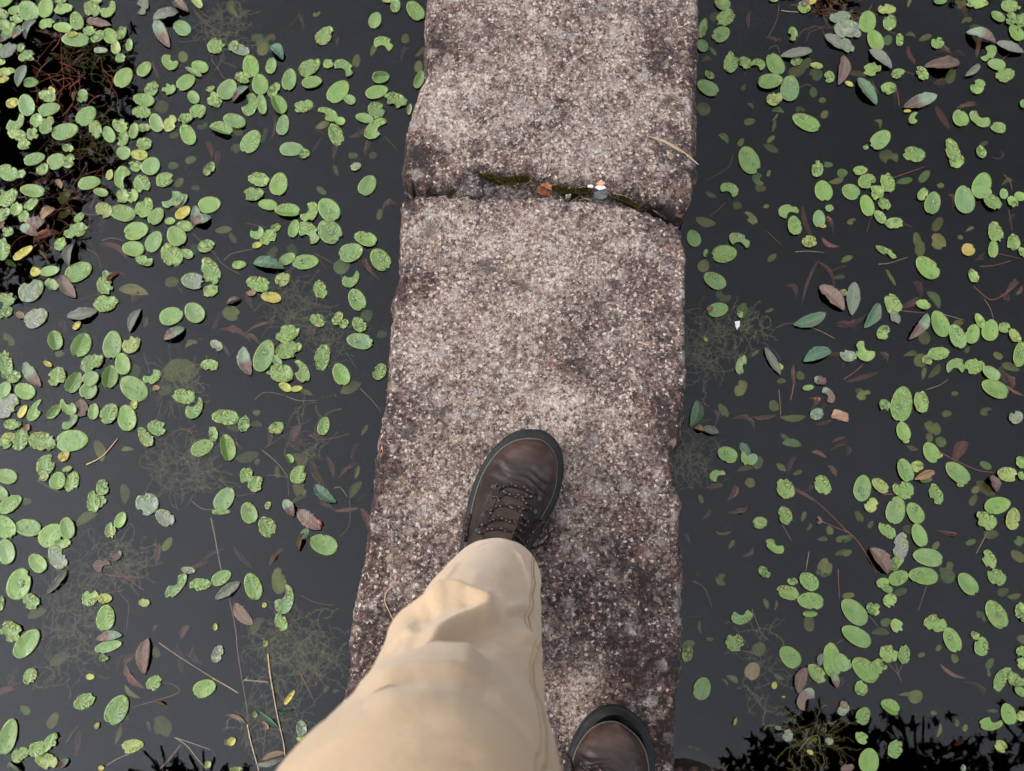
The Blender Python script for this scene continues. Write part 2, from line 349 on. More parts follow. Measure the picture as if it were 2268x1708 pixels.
def slab(name, left, right, top, bottom, ns, ntt, seed, rr):
    Lf, Rf = sw(left), sw(right); V = []; Fc = []; pale = []
    edge = []
    for j in range(ntt + 1):
        t = j / ntt
        for i in range(ns + 1):
            s_ = i / ns
            X0 = left[0][0] + (right[0][0] - left[0][0]) * s_
            xa = X0
            for _ in range(3):                                    # x depends on y and the end curves on x
                y = (top(xa) + 5*noise.noise(Vector((xa*.045, seed, 1))) + 4*noise.noise(Vector((xa*.15, seed, 4)))) * (1 - t) + (bottom(xa) + 4*noise.noise(Vector((xa*.04, seed, 2))) + 3*noise.noise(Vector((xa*.15, seed, 5)))) * t
                xa = interp(Lf, y) * (1 - s_) + interp(Rf, y) * s_
            P = px(xa, y, -.012); edge.append((xa, y, s_, t)); V.append(P)
    W = ns + 1
    out = []
    for k, (P, (xa, y, s_, t)) in enumerate(zip(V, edge)):
        j, i = divmod(k, W)
        wl = (P - V[j*W]).length; wr = (P - V[j*W+ns]).length
        hb = (P - V[ntt*W+i]).length; ht = (P - V[i]).length
        d = 1 / ((1/(wl+1e-4))**4 + (1/(wr+1e-4))**4 + (1/(hb+1e-4))**4 + (1/(ht+1e-4))**4) ** .25
        r = rr * (1 + .6 * nz(P.x, P.y, seed, 14)); q = max(0, min(1, 1 - d / r))
        z = -(.02+rr) * (1 - math.sqrt(max(0, 1 - q * q))) + .003 * nz(P.x, P.y, seed, 6) + .0014 * nz(P.x, P.y, seed, 17) + .0014 * nz(P.x, P.y, seed, 48) + .0014 * nz(P.x, P.y, seed, 120)
        wob = .004 * max(0, 1 - d / .02)
        out.append(Vector((P.x + wob * (.5*nz(P.x, P.y, 7, 45)+.7*nz(P.x, P.y, 7, 140)), P.y + wob * (.5*nz(P.x, P.y, 9, 45)+.9*nz(P.x, P.y, 9, 130)), z)))
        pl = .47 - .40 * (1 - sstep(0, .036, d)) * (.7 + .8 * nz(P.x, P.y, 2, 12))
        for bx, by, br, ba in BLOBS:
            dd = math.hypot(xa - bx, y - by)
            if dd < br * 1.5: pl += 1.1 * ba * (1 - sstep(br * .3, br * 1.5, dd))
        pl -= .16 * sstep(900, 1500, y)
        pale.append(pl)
    for j in range(ntt):
        for i in range(ns):
            a = j * W + i; Fc.append((a, a + W, a + W + 1, a + 1))
    # sides down into the water, a little uneven, and a bottom
    loop = [i for i in range(ns)] + [j*W+ns for j in range(ntt)] + [ntt*W+i for i in range(ns, 0, -1)] + [j*W for j in range(ntt, 0, -1)]
    prev = loop; n = len(loop); cen = sum(out, Vector()) / len(out)
    for zz, sh in ((-.075, .0), (-.10, .006), (-.15, .012), (-.24, .02)):
        cur = []
        for k in loop:
            P = out[k]; dr = Vector((cen.x - P.x, 0, 0)); dr = dr.normalized() if dr.length else dr
            Q = P + dr * (sh + .006 * nz(P.x, P.y, zz, 14)); cur.append(len(out)); out.append(Vector((Q.x, Q.y, min(zz, P.z - .004)))); pale.append(-.15)
        for a in range(n):
            b = (a + 1) % n; Fc.append((prev[a], prev[b], cur[b], cur[a]))
        prev = cur
    Fc.append(tuple(reversed(prev)))
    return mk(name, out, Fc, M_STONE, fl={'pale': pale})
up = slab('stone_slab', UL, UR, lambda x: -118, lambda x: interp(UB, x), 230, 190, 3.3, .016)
tag(up, 'farther weathered granite slab of the footbridge, speckled grey and white, beyond the mossy joint', 'stone slab', 'granite slabs of the footbridge', 'thing')
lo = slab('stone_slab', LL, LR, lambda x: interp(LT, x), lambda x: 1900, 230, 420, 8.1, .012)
tag(lo, 'nearer long granite slab with reddish dark edges, under both hiking boots', 'stone slab', 'granite slabs of the footbridge', 'thing')
SLAB_BVH = {}
def drop_on(o):
    if o.name not in SLAB_BVH:
        me = o.data; SLAB_BVH[o.name] = BVHTree.FromPolygons([v.co for v in me.vertices], [p.vertices for p in me.polygons])
    return SLAB_BVH[o.name]
def hit(o, x, y):
    """point where the line of sight through a pixel meets the object"""
    h = drop_on(o).ray_cast(CAM, ray(x, y).normalized())
    return (h[0], h[1]) if h[0] else (px(x, y), Vector((0, 0, 1)))

# mortar packed in the joint
def mortar():
    top = [(860+x/3.16, 360+y/3.16) for x, y in [(430,240),(480,190),(560,115),(640,85),(760,110),(850,150),(980,130),(1100,150),(1200,190),(1300,190),(1400,190),(1490,200),(1600,230),(1760,290),(1900,340),(2030,400)]]
    bot = [(860+x/3.16, 360+y/3.16) for x, y in [(430,262),(560,268),(700,262),(1000,262),(1200,270),(1300,290),(1500,292),(1700,325),(1850,385),(1950,430),(2030,460)]]
    V = []; Fc = []; pale = []; n, m = 240, 40
    for j in range(m+1):
        for i in range(n+1):
            x = top[0][0] + (top[-1][0] - top[0][0]) * i / n
            y = (interp(top, x) - 5) * (1 - j/m) + (interp(bot, x) + 5) * j/m
            P = px(x, y, -.02)
            hump = .022 * math.exp(-((x - 1045) / 32) ** 2) + .008 * math.exp(-((x - 1130) / 60) ** 2) + .006 * math.exp(-((x - 1325) / 25) ** 2)
            dip = -.075 * sstep(1400, 1480, x)
            e = min(j, m - j) / m
            V.append(Vector((P.x, P.y, -.026 + hump + dip + .004 * nz(P.x, P.y, 0, 60) + .002 * nz(P.x, P.y, 4, 170) - .012 * (1 - sstep(0, .22, e)))))
            pale.append(.22 + .3 * nz(P.x, P.y, 5, 40) + (.15 if x < 1080 else 0) - .5 * sstep(1390, 1460, x))
    for j in range(m):
        for i in range(n):
            a = j*(n+1)+i; Fc.append((a, a+n+1, a+n+2, a+1))
    b = len(V)
    loop = list(range(n)) + [j*(n+1)+n for j in range(m)] + [m*(n+1)+i for i in range(n, 0, -1)] + [j*(n+1) for j in range(m, 0, -1)]
    for k in loop: V.append(Vector((V[k].x, V[k].y, -.13))); pale.append(0)
    for q in range(len(loop)):
        r = (q+1) % len(loop); Fc.append((loop[q], loop[r], b+r, b+q))
    return mk('mortar', V, Fc, M_MORTAR, fl={'pale': pale})
mo = tag(mortar(), 'lumpy grey mortar and rubble packed in the joint between the two slabs', 'mortar', kind='thing')
# moss: thousands of tiny tufts on the joint
M_MOSS = NT('moss'); _v = M_MOSS.coord(); M_MOSS = M_MOSS.done(M_MOSS.mix(M_MOSS.ramp(M_MOSS.noise(_v, 160, 3), .35, .65), (.016, .010, .003), (.062, .045, .010)), .95, None, .1)
def moss(name, line, width, label, n):
    rnd = random.Random(len(name) + n); V = []; Fc = []
    pts = [(860+x/3.16, 360+y/3.16) for x, y in line]; ln = len(pts) - 1
    for k in range(n):
        t = rnd.random() * ln; i = min(int(t), ln-1); f = t - i
        wd = width * math.sin(math.pi * min(.97, max(.03, t / ln))) ** .5
        x = pts[i][0] + (pts[i+1][0]-pts[i][0])*f; y = pts[i][1] + (pts[i+1][1]-pts[i][1])*f + rnd.gauss(0, .38) * wd
        P = px(x, y, -.017 - (.02 if x > 1400 else 0)); h = hit(mo, x, y)[0]
        if (h - P).length < .05: P = h
        r = rnd.uniform(.0009, .0019); hh = rnd.uniform(.002, .006); b = len(V)
        tp = P + Vector((rnd.uniform(-.002, .002), rnd.uniform(-.002, .002), hh)); a0 = rnd.random() * 6
        for q in range(4): V.append(P + Vector((r*math.cos(a0+q*1.57), r*math.sin(a0+q*1.57), -.002)))
        V.append(tp)
        for q in range(4): Fc.append((b+q, b+(q+1) % 4, b+4))
    return tag(mk(name, V, Fc, M_MOSS, smooth=False), label, 'moss', 'moss in the joint', 'stuff')
moss('moss', [(640,90),(700,105),(760,130),(850,130),(920,120),(985,115)], 9, 'olive moss strip along the left half of the slab joint', 2600)
moss('moss', [(1150,180),(1200,200),(1280,225),(1350,215),(1420,190)], 13, 'dark moss cushion in the middle of the slab joint', 2600)
moss('moss', [(1560,240),(1640,265),(1700,290),(1770,330)], 9, 'olive moss strip at the right end of the slab joint', 1700)
moss('moss', [(430,235),(445,215),(465,205)], 7, 'small green moss tuft at the left end of the joint', 350)

# small litter on the joint
def shard(name, x, y, r, mat, label, cat, seed, n=7, th=.0016, ox=860, oy=360, sc=3.16, on=None, tilt=.25, lift=.001, asp=.7):
    rnd = random.Random(seed); P, nn = hit(on or mo, ox + x/sc, oy + y/sc); rad = r / sc * 1.4 / F
    V = []; a0 = rnd.random() * 6
    for k in range(n):
        q = rad * rnd.uniform(.65, 1.15); t = a0 + 2*math.pi*k/n; V.append(Vector((q*math.cos(t), q*asp*math.sin(t), tilt*q*math.cos(t))))
    V = V + [v + Vector((0, 0, th)) * (1 + rnd.random()) for v in V] + [Vector((0, 0, th * 1.8))]
    Fc = [tuple(reversed(range(n)))] + [(k, (k+1) % n, n+(k+1) % n, n+k) for k in range(n)] + [(n+k, n+(k+1) % n, 2*n) for k in range(n)]
    return tag(mk(name, V, Fc, mat, loc=P + Vector((0, 0, lift + abs(tilt)*rad)), smooth=False), label, cat)
M_ORANGE = flat('orange_flake', (.30, .15, .075), .7); M_SHELL = flat('white_shell', (.40, .38, .35), .5, .4, .1)
M_RUST = flat('rust_lichen', (.21, .07, .025), .9, .2, .55, 260); M_PEB = flat('pale_pebble', (.32, .30, .27), .8); M_DARKPEB = flat('dark_pebble', (.10, .093, .086), .85)
shard('bark_flake', 1003, 160, 26, M_ORANGE, 'small orange flake beside the dry needles in the joint', 'flake', 1, 6)
shard('eggshell', 1485, 178, 40, M_SHELL, 'white shell fragment under an orange flake at the joint', 'shell', 2, 5, tilt=.2)
shard('eggshell', 1412, 176, 22, M_SHELL, 'small white shell chip left of the larger one', 'shell', 5, 5, tilt=.1)
shard('bark_flake', 1482, 160, 32, M_ORANGE, 'orange flake lying on the white shell fragment', 'flake', 8, 7, lift=.004)
shard('pebble', 1254, 252, 24, M_PEB, 'pale pebble lodged at the dark moss cushion', 'pebble', 4, 8, .006, tilt=0)
shard('pebble', 1490, 242, 64, M_DARKPEB, 'flat grey stone set in the joint below the shell fragment', 'stone', 6, 12, .005, tilt=0, asp=.55)
def lichen():
    rnd = random.Random(4); V = []; Fc = []
    for k in range(420):
        a = rnd.random()*6.28; q = (rnd.random()**.5)
        if .32 < q < .45 and rnd.random() < .6: continue
        x = 860 + (1105 + 62*q*math.cos(a))/3.16; y = 360 + (190 + 40*q*math.sin(a))/3.16
        P, n = hit(mo, x, y); r = rnd.uniform(.0007, .0015); b = len(V)
        for s_ in range(5): V.append(P + Vector((r*math.cos(s_*1.26), r*math.sin(s_*1.26), .0002)))
        V.append(P + Vector((0, 0, r*.9)))
        for s_ in range(5): Fc.append((b+s_, b+(s_+1) % 5, b+5))
    return mk('lichen', V, Fc, M_RUST, smooth=False)
tag(lichen(), 'rust orange lichen rosette on the mortar in the joint', 'lichen', kind='thing')
def needle(pts, r, label, mat=M_NEEDLE, on=None, name='pine_needle', lift=.0012, cat='needle', group='dry pine needles on the stone'):
    P = []
    for x, y in pts:
        best = None
        for o in ((on,) if on else (up, lo, mo)):
            h = drop_on(o).ray_cast(CAM, ray(x, y).normalized())
            if h[0] and (best is None or h[0].z > best.z): best = h[0]
        P.append((best or px(x, y)) + Vector((0, 0, lift)))
    V, Fc = tube(spline(P, 6), lambda t: r * (1 - .5 * abs(2*t-1)))
    return tag(mk(name, V, Fc, mat), label, cat, group)
c4 = lambda L: [(860+x/3.16, 360+y/3.16) for x, y in L]
needle([(1433, 303), (1468, 312), (1510, 335), (1547, 366)], .0012, 'long tan pine needle lying on the farther slab near its right edge')
needle([(1433, 303), (1470, 316), (1508, 338), (1541, 360)], .0009, 'second tan needle, bundled along the long one on the farther slab', lift=.002)
for k, (L, lab) in enumerate([
  ([(890, 165), (925, 145), (985, 118)], 'straw needle crossing the left moss strip'),
  ([(905, 150), (925, 120), (940, 95)], 'short upright needle above the left moss strip'),
  ([(935, 170), (970, 150), (1000, 125)], 'straw needle just left of the orange flake'),
  ([(858, 150), (880, 165), (905, 178)], 'short pale needle at the left moss strip'),
  ([(1185, 200), (1210, 230), (1240, 262)], 'needle right of the rust lichen'),
  ([(1176, 205), (1200, 238), (1225, 262)], 'needle touching the rust lichen'),
  ([(1310, 215), (1345, 238), (1380, 255)], 'needle lying across the dark moss cushion'),
  ([(1280, 272), (1320, 250), (1360, 232)], 'needle crossing another at the dark moss cushion'),
  ([(1355, 248), (1395, 260), (1425, 272)], 'short needle below the white shell chip'),
  ([(1310, 268), (1360, 262), (1400, 250)], 'needle along the front lip of the joint'),
  ([(1490, 205), (1600, 225), (1690, 250), (1750, 300)], 'long bent needle over the right moss strip'),
  ([(1500, 212), (1610, 240), (1700, 280), (1755, 320)], 'second bent needle over the right moss strip'),
  ([(1330, 185), (1360, 172), (1395, 180)], 'curled needle left of the white shell chip'),
  ([(1850, 335), (1875, 350), (1900, 375)], 'needle in the dark end of the joint')]):
    needle(c4(L), .0009, lab)
needle([(880, 1293), (858, 1310), (853, 1332), (864, 1358), (872, 1375)], .0009, 'thin curved straw on the slab left of the trouser leg', on=lo)
needle([(843, 1012), (848, 1000), (846, 985)], .0007, 'tiny reddish thread on the slab left of the boot toe', on=lo, mat=M_REDSTEM)

# bridge pier under the near end of the slab
def pier():
    V = []; Fc = []; pale = []; n, m = 90, 40
    for j in range(m+1):
        for i in range(n+1):
            a = i/n; b = j/m
            x = -.42 + a * .78; y0 = px(1560, 1652, ZW+.015).y
            xr = px(1672, 1706, ZW+.01).x
            y = y0 - b * .55; x = .02 + a * (xr - .02)
            corner = .05; dx = max(0, x - (xr - .1)) / .1; y = y - .07 * dx ** 2.2 * (1 - b)
            e = min(a, 1-a, b, 1-b); z = ZW + .014 - .03 * (1 - sstep(0, .06, e)) + .004*nz(x, y, 0, 20) + .002*nz(x, y, 0, 70)
            V.append(Vector((x + .004*nz(x, y, 2, 30), y + .006*nz(x, y, 4, 18), z))); pale.append(.25*nz(x, y, 1, 14))
    W = n+1
    for j in range(m):
        for i in range(n): a = j*W+i; Fc.append((a, a+W, a+W+1, a+1))
    loop = list(range(n)) + [j*W+n for j in range(m)] + [m*W+i for i in range(n, 0, -1)] + [j*W for j in range(m, 0, -1)]; b = len(V)
    for k in loop: V.append(Vector((V[k].x*1.02, V[k].y, -.5))); pale.append(0)
    for q in range(len(loop)): r = (q+1) % len(loop); Fc.append((loop[q], loop[r], b+r, b+q))
    return mk('bridge_pier', V, Fc, M_PIER, fl={'pale': pale})
tag(pier(), 'dark wet stone pier at water level under the near slab, bottom right', 'pier', kind='thing')

# ------------------------------------------------------------------ leaves: x, y, length, width, angle, type in tile pixels (tiles are 3.875x or 3.72x enlargements)
TILES = {
(0,0,3.875): """40,25,150,80,20,o;130,95,110,70,25,o;250,100,190,165,125,d;400,75,175,130,80,o;550,85,160,85,10,c;530,10,100,60,0,c;25,125,120,80,140,c;150,170,110,80,160,c;405,210,140,85,15,c;665,190,160,115,105,d;545,245,160,85,170,o;35,220,120,100,150,c;115,225,60,45,0,c;80,285,110,90,45,o;795,85,150,130,120,c;935,85,160,110,60,b;830,15,100,50,170,c;650,345,240,120,175,o;620,305,110,50,5,y;775,275,110,80,0,c;845,320,130,90,45,c;950,315,140,120,120,o;1045,290,130,80,60,c;1115,395,110,60,85,o;1000,415,130,80,100,v;870,440,120,50,0,G;1040,510,90,80,0,c;185,420,80,70,0,c;235,485,150,80,25,c;10,405,40,50,0,c;70,440,180,110,35,a;270,260,190,70,60,a;170,290,150,70,40,n;30,340,120,60,20,n;190,660,200,90,70,a;855,205,220,70,170,n;65,625,150,70,10,v;40,690,90,50,20,y;270,715,130,80,5,h;15,540,80,60,0,c;270,515,60,30,0,y;410,830,150,100,160,c;450,780,70,50,130,y;115,890,120,80,20,y;235,910,190,140,105,o;425,945,200,105,15,o;320,1040,120,105,70,c;140,1060,190,110,50,b;150,1160,160,100,160,c;415,1085,170,110,70,c;285,1155,110,100,100,c;215,1245,110,95,0,c;565,1135,235,135,15,o;745,1000,200,140,50,o;825,1115,160,110,100,c;940,1160,150,100,115,o;1035,1080,140,115,140,c;1060,1195,140,95,70,c;1155,1130,140,80,80,o;1245,1105,110,70,0,c;715,830,120,95,90,c;655,840,90,30,70,t;1065,670,190,140,60,o;1245,600,150,100,55,o;1460,540,150,120,130,b;1425,140,230,90,15,a;1230,60,150,100,80,a;1560,60,160,80,140,n;1690,20,140,70,130,v;1400,290,280,110,115,n;1575,495,100,80,100,s;1565,245,160,125,140,d;1310,765,130,110,60,c;1455,770,120,95,10,c;1600,710,180,120,40,o;1665,625,160,50,150,h;1720,580,150,100,155,o;1240,865,185,110,165,o;1810,770,80,45,30,v;1665,840,120,95,120,o;1840,860,120,110,100,c;1705,960,140,120,40,c;1220,970,160,110,165,c;1345,1060,165,115,110,o;1465,1065,150,105,70,v;1595,1025,130,85,10,c;1615,1160,190,125,115,d;1240,1240,130,110,160,c;1070,1320,120,115,30,o;1200,1335,145,90,170,y;1300,1430,165,150,60,o;1165,1430,110,95,150,c;1420,1545,165,115,20,c;1800,1455,130,85,55,c;1060,1530,200,150,95,b;945,1505,90,60,80,y;1220,1580,160,140,110,c;590,1280,100,70,160,c;300,1370,190,100,15,d;490,1390,170,130,30,o;600,1390,130,90,60,c;375,1460,110,90,60,c;70,1485,180,140,150,d;185,1500,90,70,50,c;770,1575,200,110,10,o;510,1585,90,50,120,t;370,1530,190,60,20,r;1540,1575,100,60,50,s;1640,1380,100,60,20,s;1680,1620,70,50,0,s;1490,1430,90,70,0,s;1390,920,110,120,60,s;1500,1165,80,60,0,s;1740,1085,90,70,0,s;1740,160,180,40,135,r;1800,1290,110,60,110,r;420,290,200,30,165,r;1340,600,120,40,110,r;820,1230,120,50,110,r;340,640,80,50,100,r""",
(470,0,3.875): """1745,100,190,130,125,o;1575,55,120,85,85,o;1510,5,110,50,0,v;1400,180,145,105,75,d;970,310,190,130,50,c;1470,385,170,130,150,b;40,400,160,130,30,c;335,575,200,140,100,o;510,570,140,90,80,o;265,675,140,90,160,c;240,430,180,90,160,G;190,400,100,80,60,c;560,460,160,90,130,g;440,400,150,110,120,s;135,775,190,150,60,o;415,730,180,140,100,o;245,815,190,55,45,n;535,780,150,80,60,c;665,690,190,120,80,d;840,585,210,130,40,c;860,715,175,100,10,o;1000,555,90,80,0,c;1130,590,180,130,135,b;1240,530,120,70,85,s;1450,670,150,105,5,h;1415,795,200,110,15,o;1575,865,200,120,160,c;1085,790,230,150,50,o;1180,860,110,80,145,o;790,915,180,100,15,c;995,985,190,100,150,b;1100,1045,90,70,160,o;1410,950,150,140,120,c;1310,1020,160,80,165,o;1405,1110,230,130,45,b;1065,1160,200,120,110,c;325,900,200,130,80,b;430,900,180,80,100,o;570,905,180,140,115,h;610,1080,180,105,80,o;30,860,140,100,115,c;195,1045,200,115,160,o;80,1120,200,150,160,h;335,1220,220,150,60,d;685,1285,210,120,0,o;795,1325,90,80,0,c;1235,1435,95,65,20,G;400,1545,190,110,165,c;575,1585,200,150,80,d;1335,1595,190,140,60,d;1780,690,160,80,70,o;1695,945,100,40,80,o;440,430,120,90,60,s;390,330,110,60,10,s;500,340,100,70,40,s;190,90,180,60,120,s;900,130,70,40,20,s;1660,340,90,70,80,s;1770,580,100,70,80,s;1780,450,110,40,50,s;1390,440,110,50,60,s;950,1075,130,60,30,s;210,1130,120,70,150,s;440,1170,140,70,60,s;210,1280,90,80,0,s;1210,1340,80,70,0,s;1380,1340,70,60,40,s;1065,1470,100,40,110,s;940,1640,100,50,140,s;100,40,180,50,160,r;1660,480,130,40,60,r;1080,360,60,30,80,r;515,1100,150,40,80,r;1065,1310,130,50,70,r;1240,1140,110,60,30,r;60,1390,130,50,80,r;780,230,90,50,100,r;1350,1280,110,40,60,r;690,200,180,20,50,r;930,1140,80,50,150,r""",
(0,420,3.875): """65,70,190,150,35,c;285,15,215,110,170,o;50,200,100,80,20,c;150,170,120,100,70,c;275,130,140,80,40,c;215,235,110,90,90,c;20,240,90,80,0,c;75,365,95,90,0,c;20,310,80,40,60,t;420,215,150,80,40,t;300,300,200,110,20,n;260,360,180,90,150,n;205,550,200,70,35,y;30,515,190,130,80,c;560,215,120,70,30,s;655,355,210,120,20,c;690,245,110,60,40,c;525,470,120,90,60,c;620,570,200,80,80,a;435,705,170,85,10,o;680,710,250,155,25,o;310,710,90,80,0,y;450,815,130,85,145,c;590,840,230,110,125,n;275,870,240,170,40,G;65,940,150,115,170,c;45,1055,150,100,25,c;315,1105,220,150,35,G;180,1080,80,60,150,t;905,830,150,130,120,c;925,740,90,70,130,c;915,980,215,140,5,c;710,1070,270,100,10,a;665,1170,90,50,50,y;1165,1130,220,70,65,a;895,180,150,130,140,v;1055,205,225,140,165,o;870,30,130,70,165,o;1060,60,120,110,90,c;1145,60,120,90,80,c;1245,160,190,140,60,c;1345,235,165,115,55,o;1175,360,215,150,15,d;1325,450,200,130,65,d;1150,515,190,130,170,o;1245,615,160,85,165,c;1485,90,200,140,20,b;1560,110,160,80,50,n;1575,205,150,90,40,y;1670,235,190,80,85,n;1740,270,160,80,20,n;1465,275,90,60,0,c;1590,315,140,90,160,c;1520,405,180,160,120,o;1475,565,220,165,125,c;1610,555,110,80,150,o;1660,520,100,80,70,s;1775,490,150,100,20,c;1800,135,200,140,10,o;1810,700,250,150,110,c;1815,870,140,100,20,c;1660,790,200,140,170,G;1475,1090,210,150,15,d;1675,1060,190,160,130,d;1500,1245,210,80,30,n;1480,800,120,90,0,s;1650,1340,120,50,20,s;480,1300,170,130,100,h;700,1335,220,170,65,h;970,1335,240,160,85,d;1135,1335,170,130,45,v;800,1490,220,150,40,c;1060,1500,190,130,100,o;1160,1555,110,100,50,s;80,1290,130,70,130,s;50,1500,250,130,95,c;285,1590,260,110,125,n;500,1610,170,140,70,c;125,1610,130,100,20,c;790,1630,150,120,30,o;945,1610,200,150,80,h;1310,1610,170,110,30,b;1800,1510,150,100,175,c;415,1500,80,40,150,y;520,1410,80,60,0,s;560,1190,110,60,100,r;980,530,170,60,150,r;790,520,160,30,120,r;900,310,130,50,70,r;390,600,140,40,130,r;1150,880,260,90,170,s;1010,800,180,20,40,r;420,430,180,60,20,r;1510,840,160,30,140,r;560,60,150,90,60,s;100,640,110,50,150,s;1200,960,100,40,30,r;1730,1330,140,20,20,r;1250,1140,90,40,80,s;1560,1560,300,200,10,s""",
(470,420,3.875): """360,45,180,110,10,c;480,135,165,90,170,o;650,190,220,130,175,h;840,200,190,130,60,b;1005,180,220,170,125,D;1010,365,230,190,130,D;705,340,160,90,75,o;830,375,220,150,130,b;795,330,140,70,0,o;390,375,120,110,60,b;485,415,150,120,45,c;550,330,90,70,30,c;390,480,90,50,20,y;235,650,120,70,5,o;490,660,280,100,170,g;650,600,150,90,30,o;805,625,230,125,5,D;1195,545,215,155,20,d;1320,430,200,120,160,d;1445,605,210,160,125,D;1115,660,150,120,40,s;1195,770,170,120,50,b;400,815,210,130,160,c;610,775,140,110,40,v;510,930,180,90,170,y;340,890,80,60,0,t;930,860,160,110,110,c;1245,950,200,140,115,D;910,1125,140,110,150,c;1080,1110,130,80,60,c;1135,1155,90,70,60,c;1265,1165,140,110,130,c;1270,1305,230,135,170,D;165,1065,150,120,165,s;690,520,100,90,120,s;180,420,100,50,120,s;655,1240,220,140,25,c;665,1380,240,140,20,c;450,1430,290,160,70,D;555,1470,120,70,130,o;590,1580,230,150,165,c;770,1565,210,120,115,b;950,1440,230,130,80,c;1110,1590,200,140,115,d;1440,1565,150,110,60,c;300,1475,260,120,105,n;40,1340,120,80,140,G;1330,1085,110,100,60,s;1380,680,190,50,120,r;930,1030,100,40,55,r;480,1040,130,30,80,r;330,960,120,70,110,r;400,1200,220,40,25,r;60,1130,170,60,60,r;90,1370,140,50,130,r;200,1260,200,60,160,r;920,650,140,40,150,r;520,550,130,70,60,s;1460,1250,90,70,0,s;100,350,150,60,5,s;1440,220,100,50,80,s;1530,180,110,60,20,r;890,1220,120,60,70,r;190,960,130,30,20,t;350,1310,130,50,150,r""",
(0,840,3.875): """45,95,150,110,60,o;220,105,180,140,155,o;60,230,250,180,40,G;200,280,130,60,60,y;310,270,210,100,60,b;115,390,150,90,0,c;85,500,120,80,5,y;40,550,120,100,150,c;180,520,200,130,75,c;365,535,240,160,165,c;625,530,280,185,5,d;640,30,200,130,60,h;465,280,160,90,45,h;590,240,170,110,135,b;610,370,170,80,45,b;705,250,150,120,100,n;810,280,140,90,85,d;945,300,190,140,60,c;1095,335,225,160,100,d;770,100,160,140,60,d;1150,80,270,190,140,d;1580,150,200,130,165,c;1675,250,200,130,65,b;1255,500,180,110,120,c;1350,420,160,130,150,c;1740,590,210,130,25,d;1835,470,130,80,100,c;400,735,180,150,70,c;380,830,100,90,40,v;505,875,160,130,70,o;625,880,190,110,70,c;585,775,90,50,20,c;60,835,190,130,165,o;20,980,140,100,120,d;95,1075,230,120,35,d;50,1270,220,170,130,d;245,1275,230,150,170,d;440,1340,240,170,45,d;585,1280,190,130,100,o;545,1410,150,90,10,c;60,1480,220,150,100,d;330,1580,180,140,130,o;1155,220,90,60,80,y;1345,80,60,50,0,t;555,660,110,80,50,y;810,1050,190,110,90,c;885,930,140,110,90,c;870,1050,110,90,30,c;1040,1210,150,90,65,o;955,1300,140,90,90,c;1265,1070,200,190,150,G;1420,1190,180,130,140,G;850,620,200,90,110,s;755,1205,220,80,30,s;1065,985,180,80,95,s;880,1600,150,110,10,n;1000,1510,110,90,40,n;500,1530,220,150,120,G;1420,100,120,90,10,s;1100,610,110,40,0,s;1440,1420,140,70,60,s;1360,1510,130,50,80,r;1830,1530,200,40,40,r;1700,1600,160,40,20,r;1620,1640,120,60,170,G;240,420,70,50,80,t;230,1050,80,60,0,s;540,1620,120,60,20,s;1030,330,100,20,80,s""",
(470,840,3.875): """115,330,235,130,175,c;280,385,140,100,80,c;555,425,140,110,30,c;960,405,165,100,75,d;130,590,230,150,100,h;300,830,150,120,100,c;380,900,150,120,60,c;110,1030,230,150,55,d;80,1140,160,50,0,o;320,1150,190,140,110,D;475,1270,190,150,120,c;665,690,90,80,120,h;755,690,140,110,150,s;745,820,170,130,60,c;750,945,130,110,120,s;975,985,240,100,140,g;660,1110,170,90,120,n;835,1210,260,130,140,n;960,1420,250,170,160,d;300,660,220,90,10,s;1190,80,200,90,25,s;630,70,120,70,150,y;730,85,100,50,10,y;810,120,120,40,160,s;500,500,120,60,80,r;730,470,150,110,60,r;730,550,130,80,20,r;240,560,90,70,120,r;930,800,230,90,115,r;1010,760,150,50,110,r;1250,650,140,50,75,r;1180,790,160,50,35,r;1310,440,110,40,60,s;1230,950,180,70,55,s;1240,800,120,40,75,s;750,1040,150,40,25,s;1000,1100,140,70,150,r;1150,1120,160,50,5,r;1300,1200,150,60,110,r;800,1330,110,70,60,g;770,1400,160,40,75,t;380,400,110,50,175,s;190,420,130,60,160,s;385,290,70,50,10,s;560,800,100,50,100,s;390,710,60,40,60,s;480,1085,70,50,60,c;900,510,130,30,170,r;270,1530,180,40,130,r;560,1530,150,40,50,r;1290,1010,100,30,40,r""",
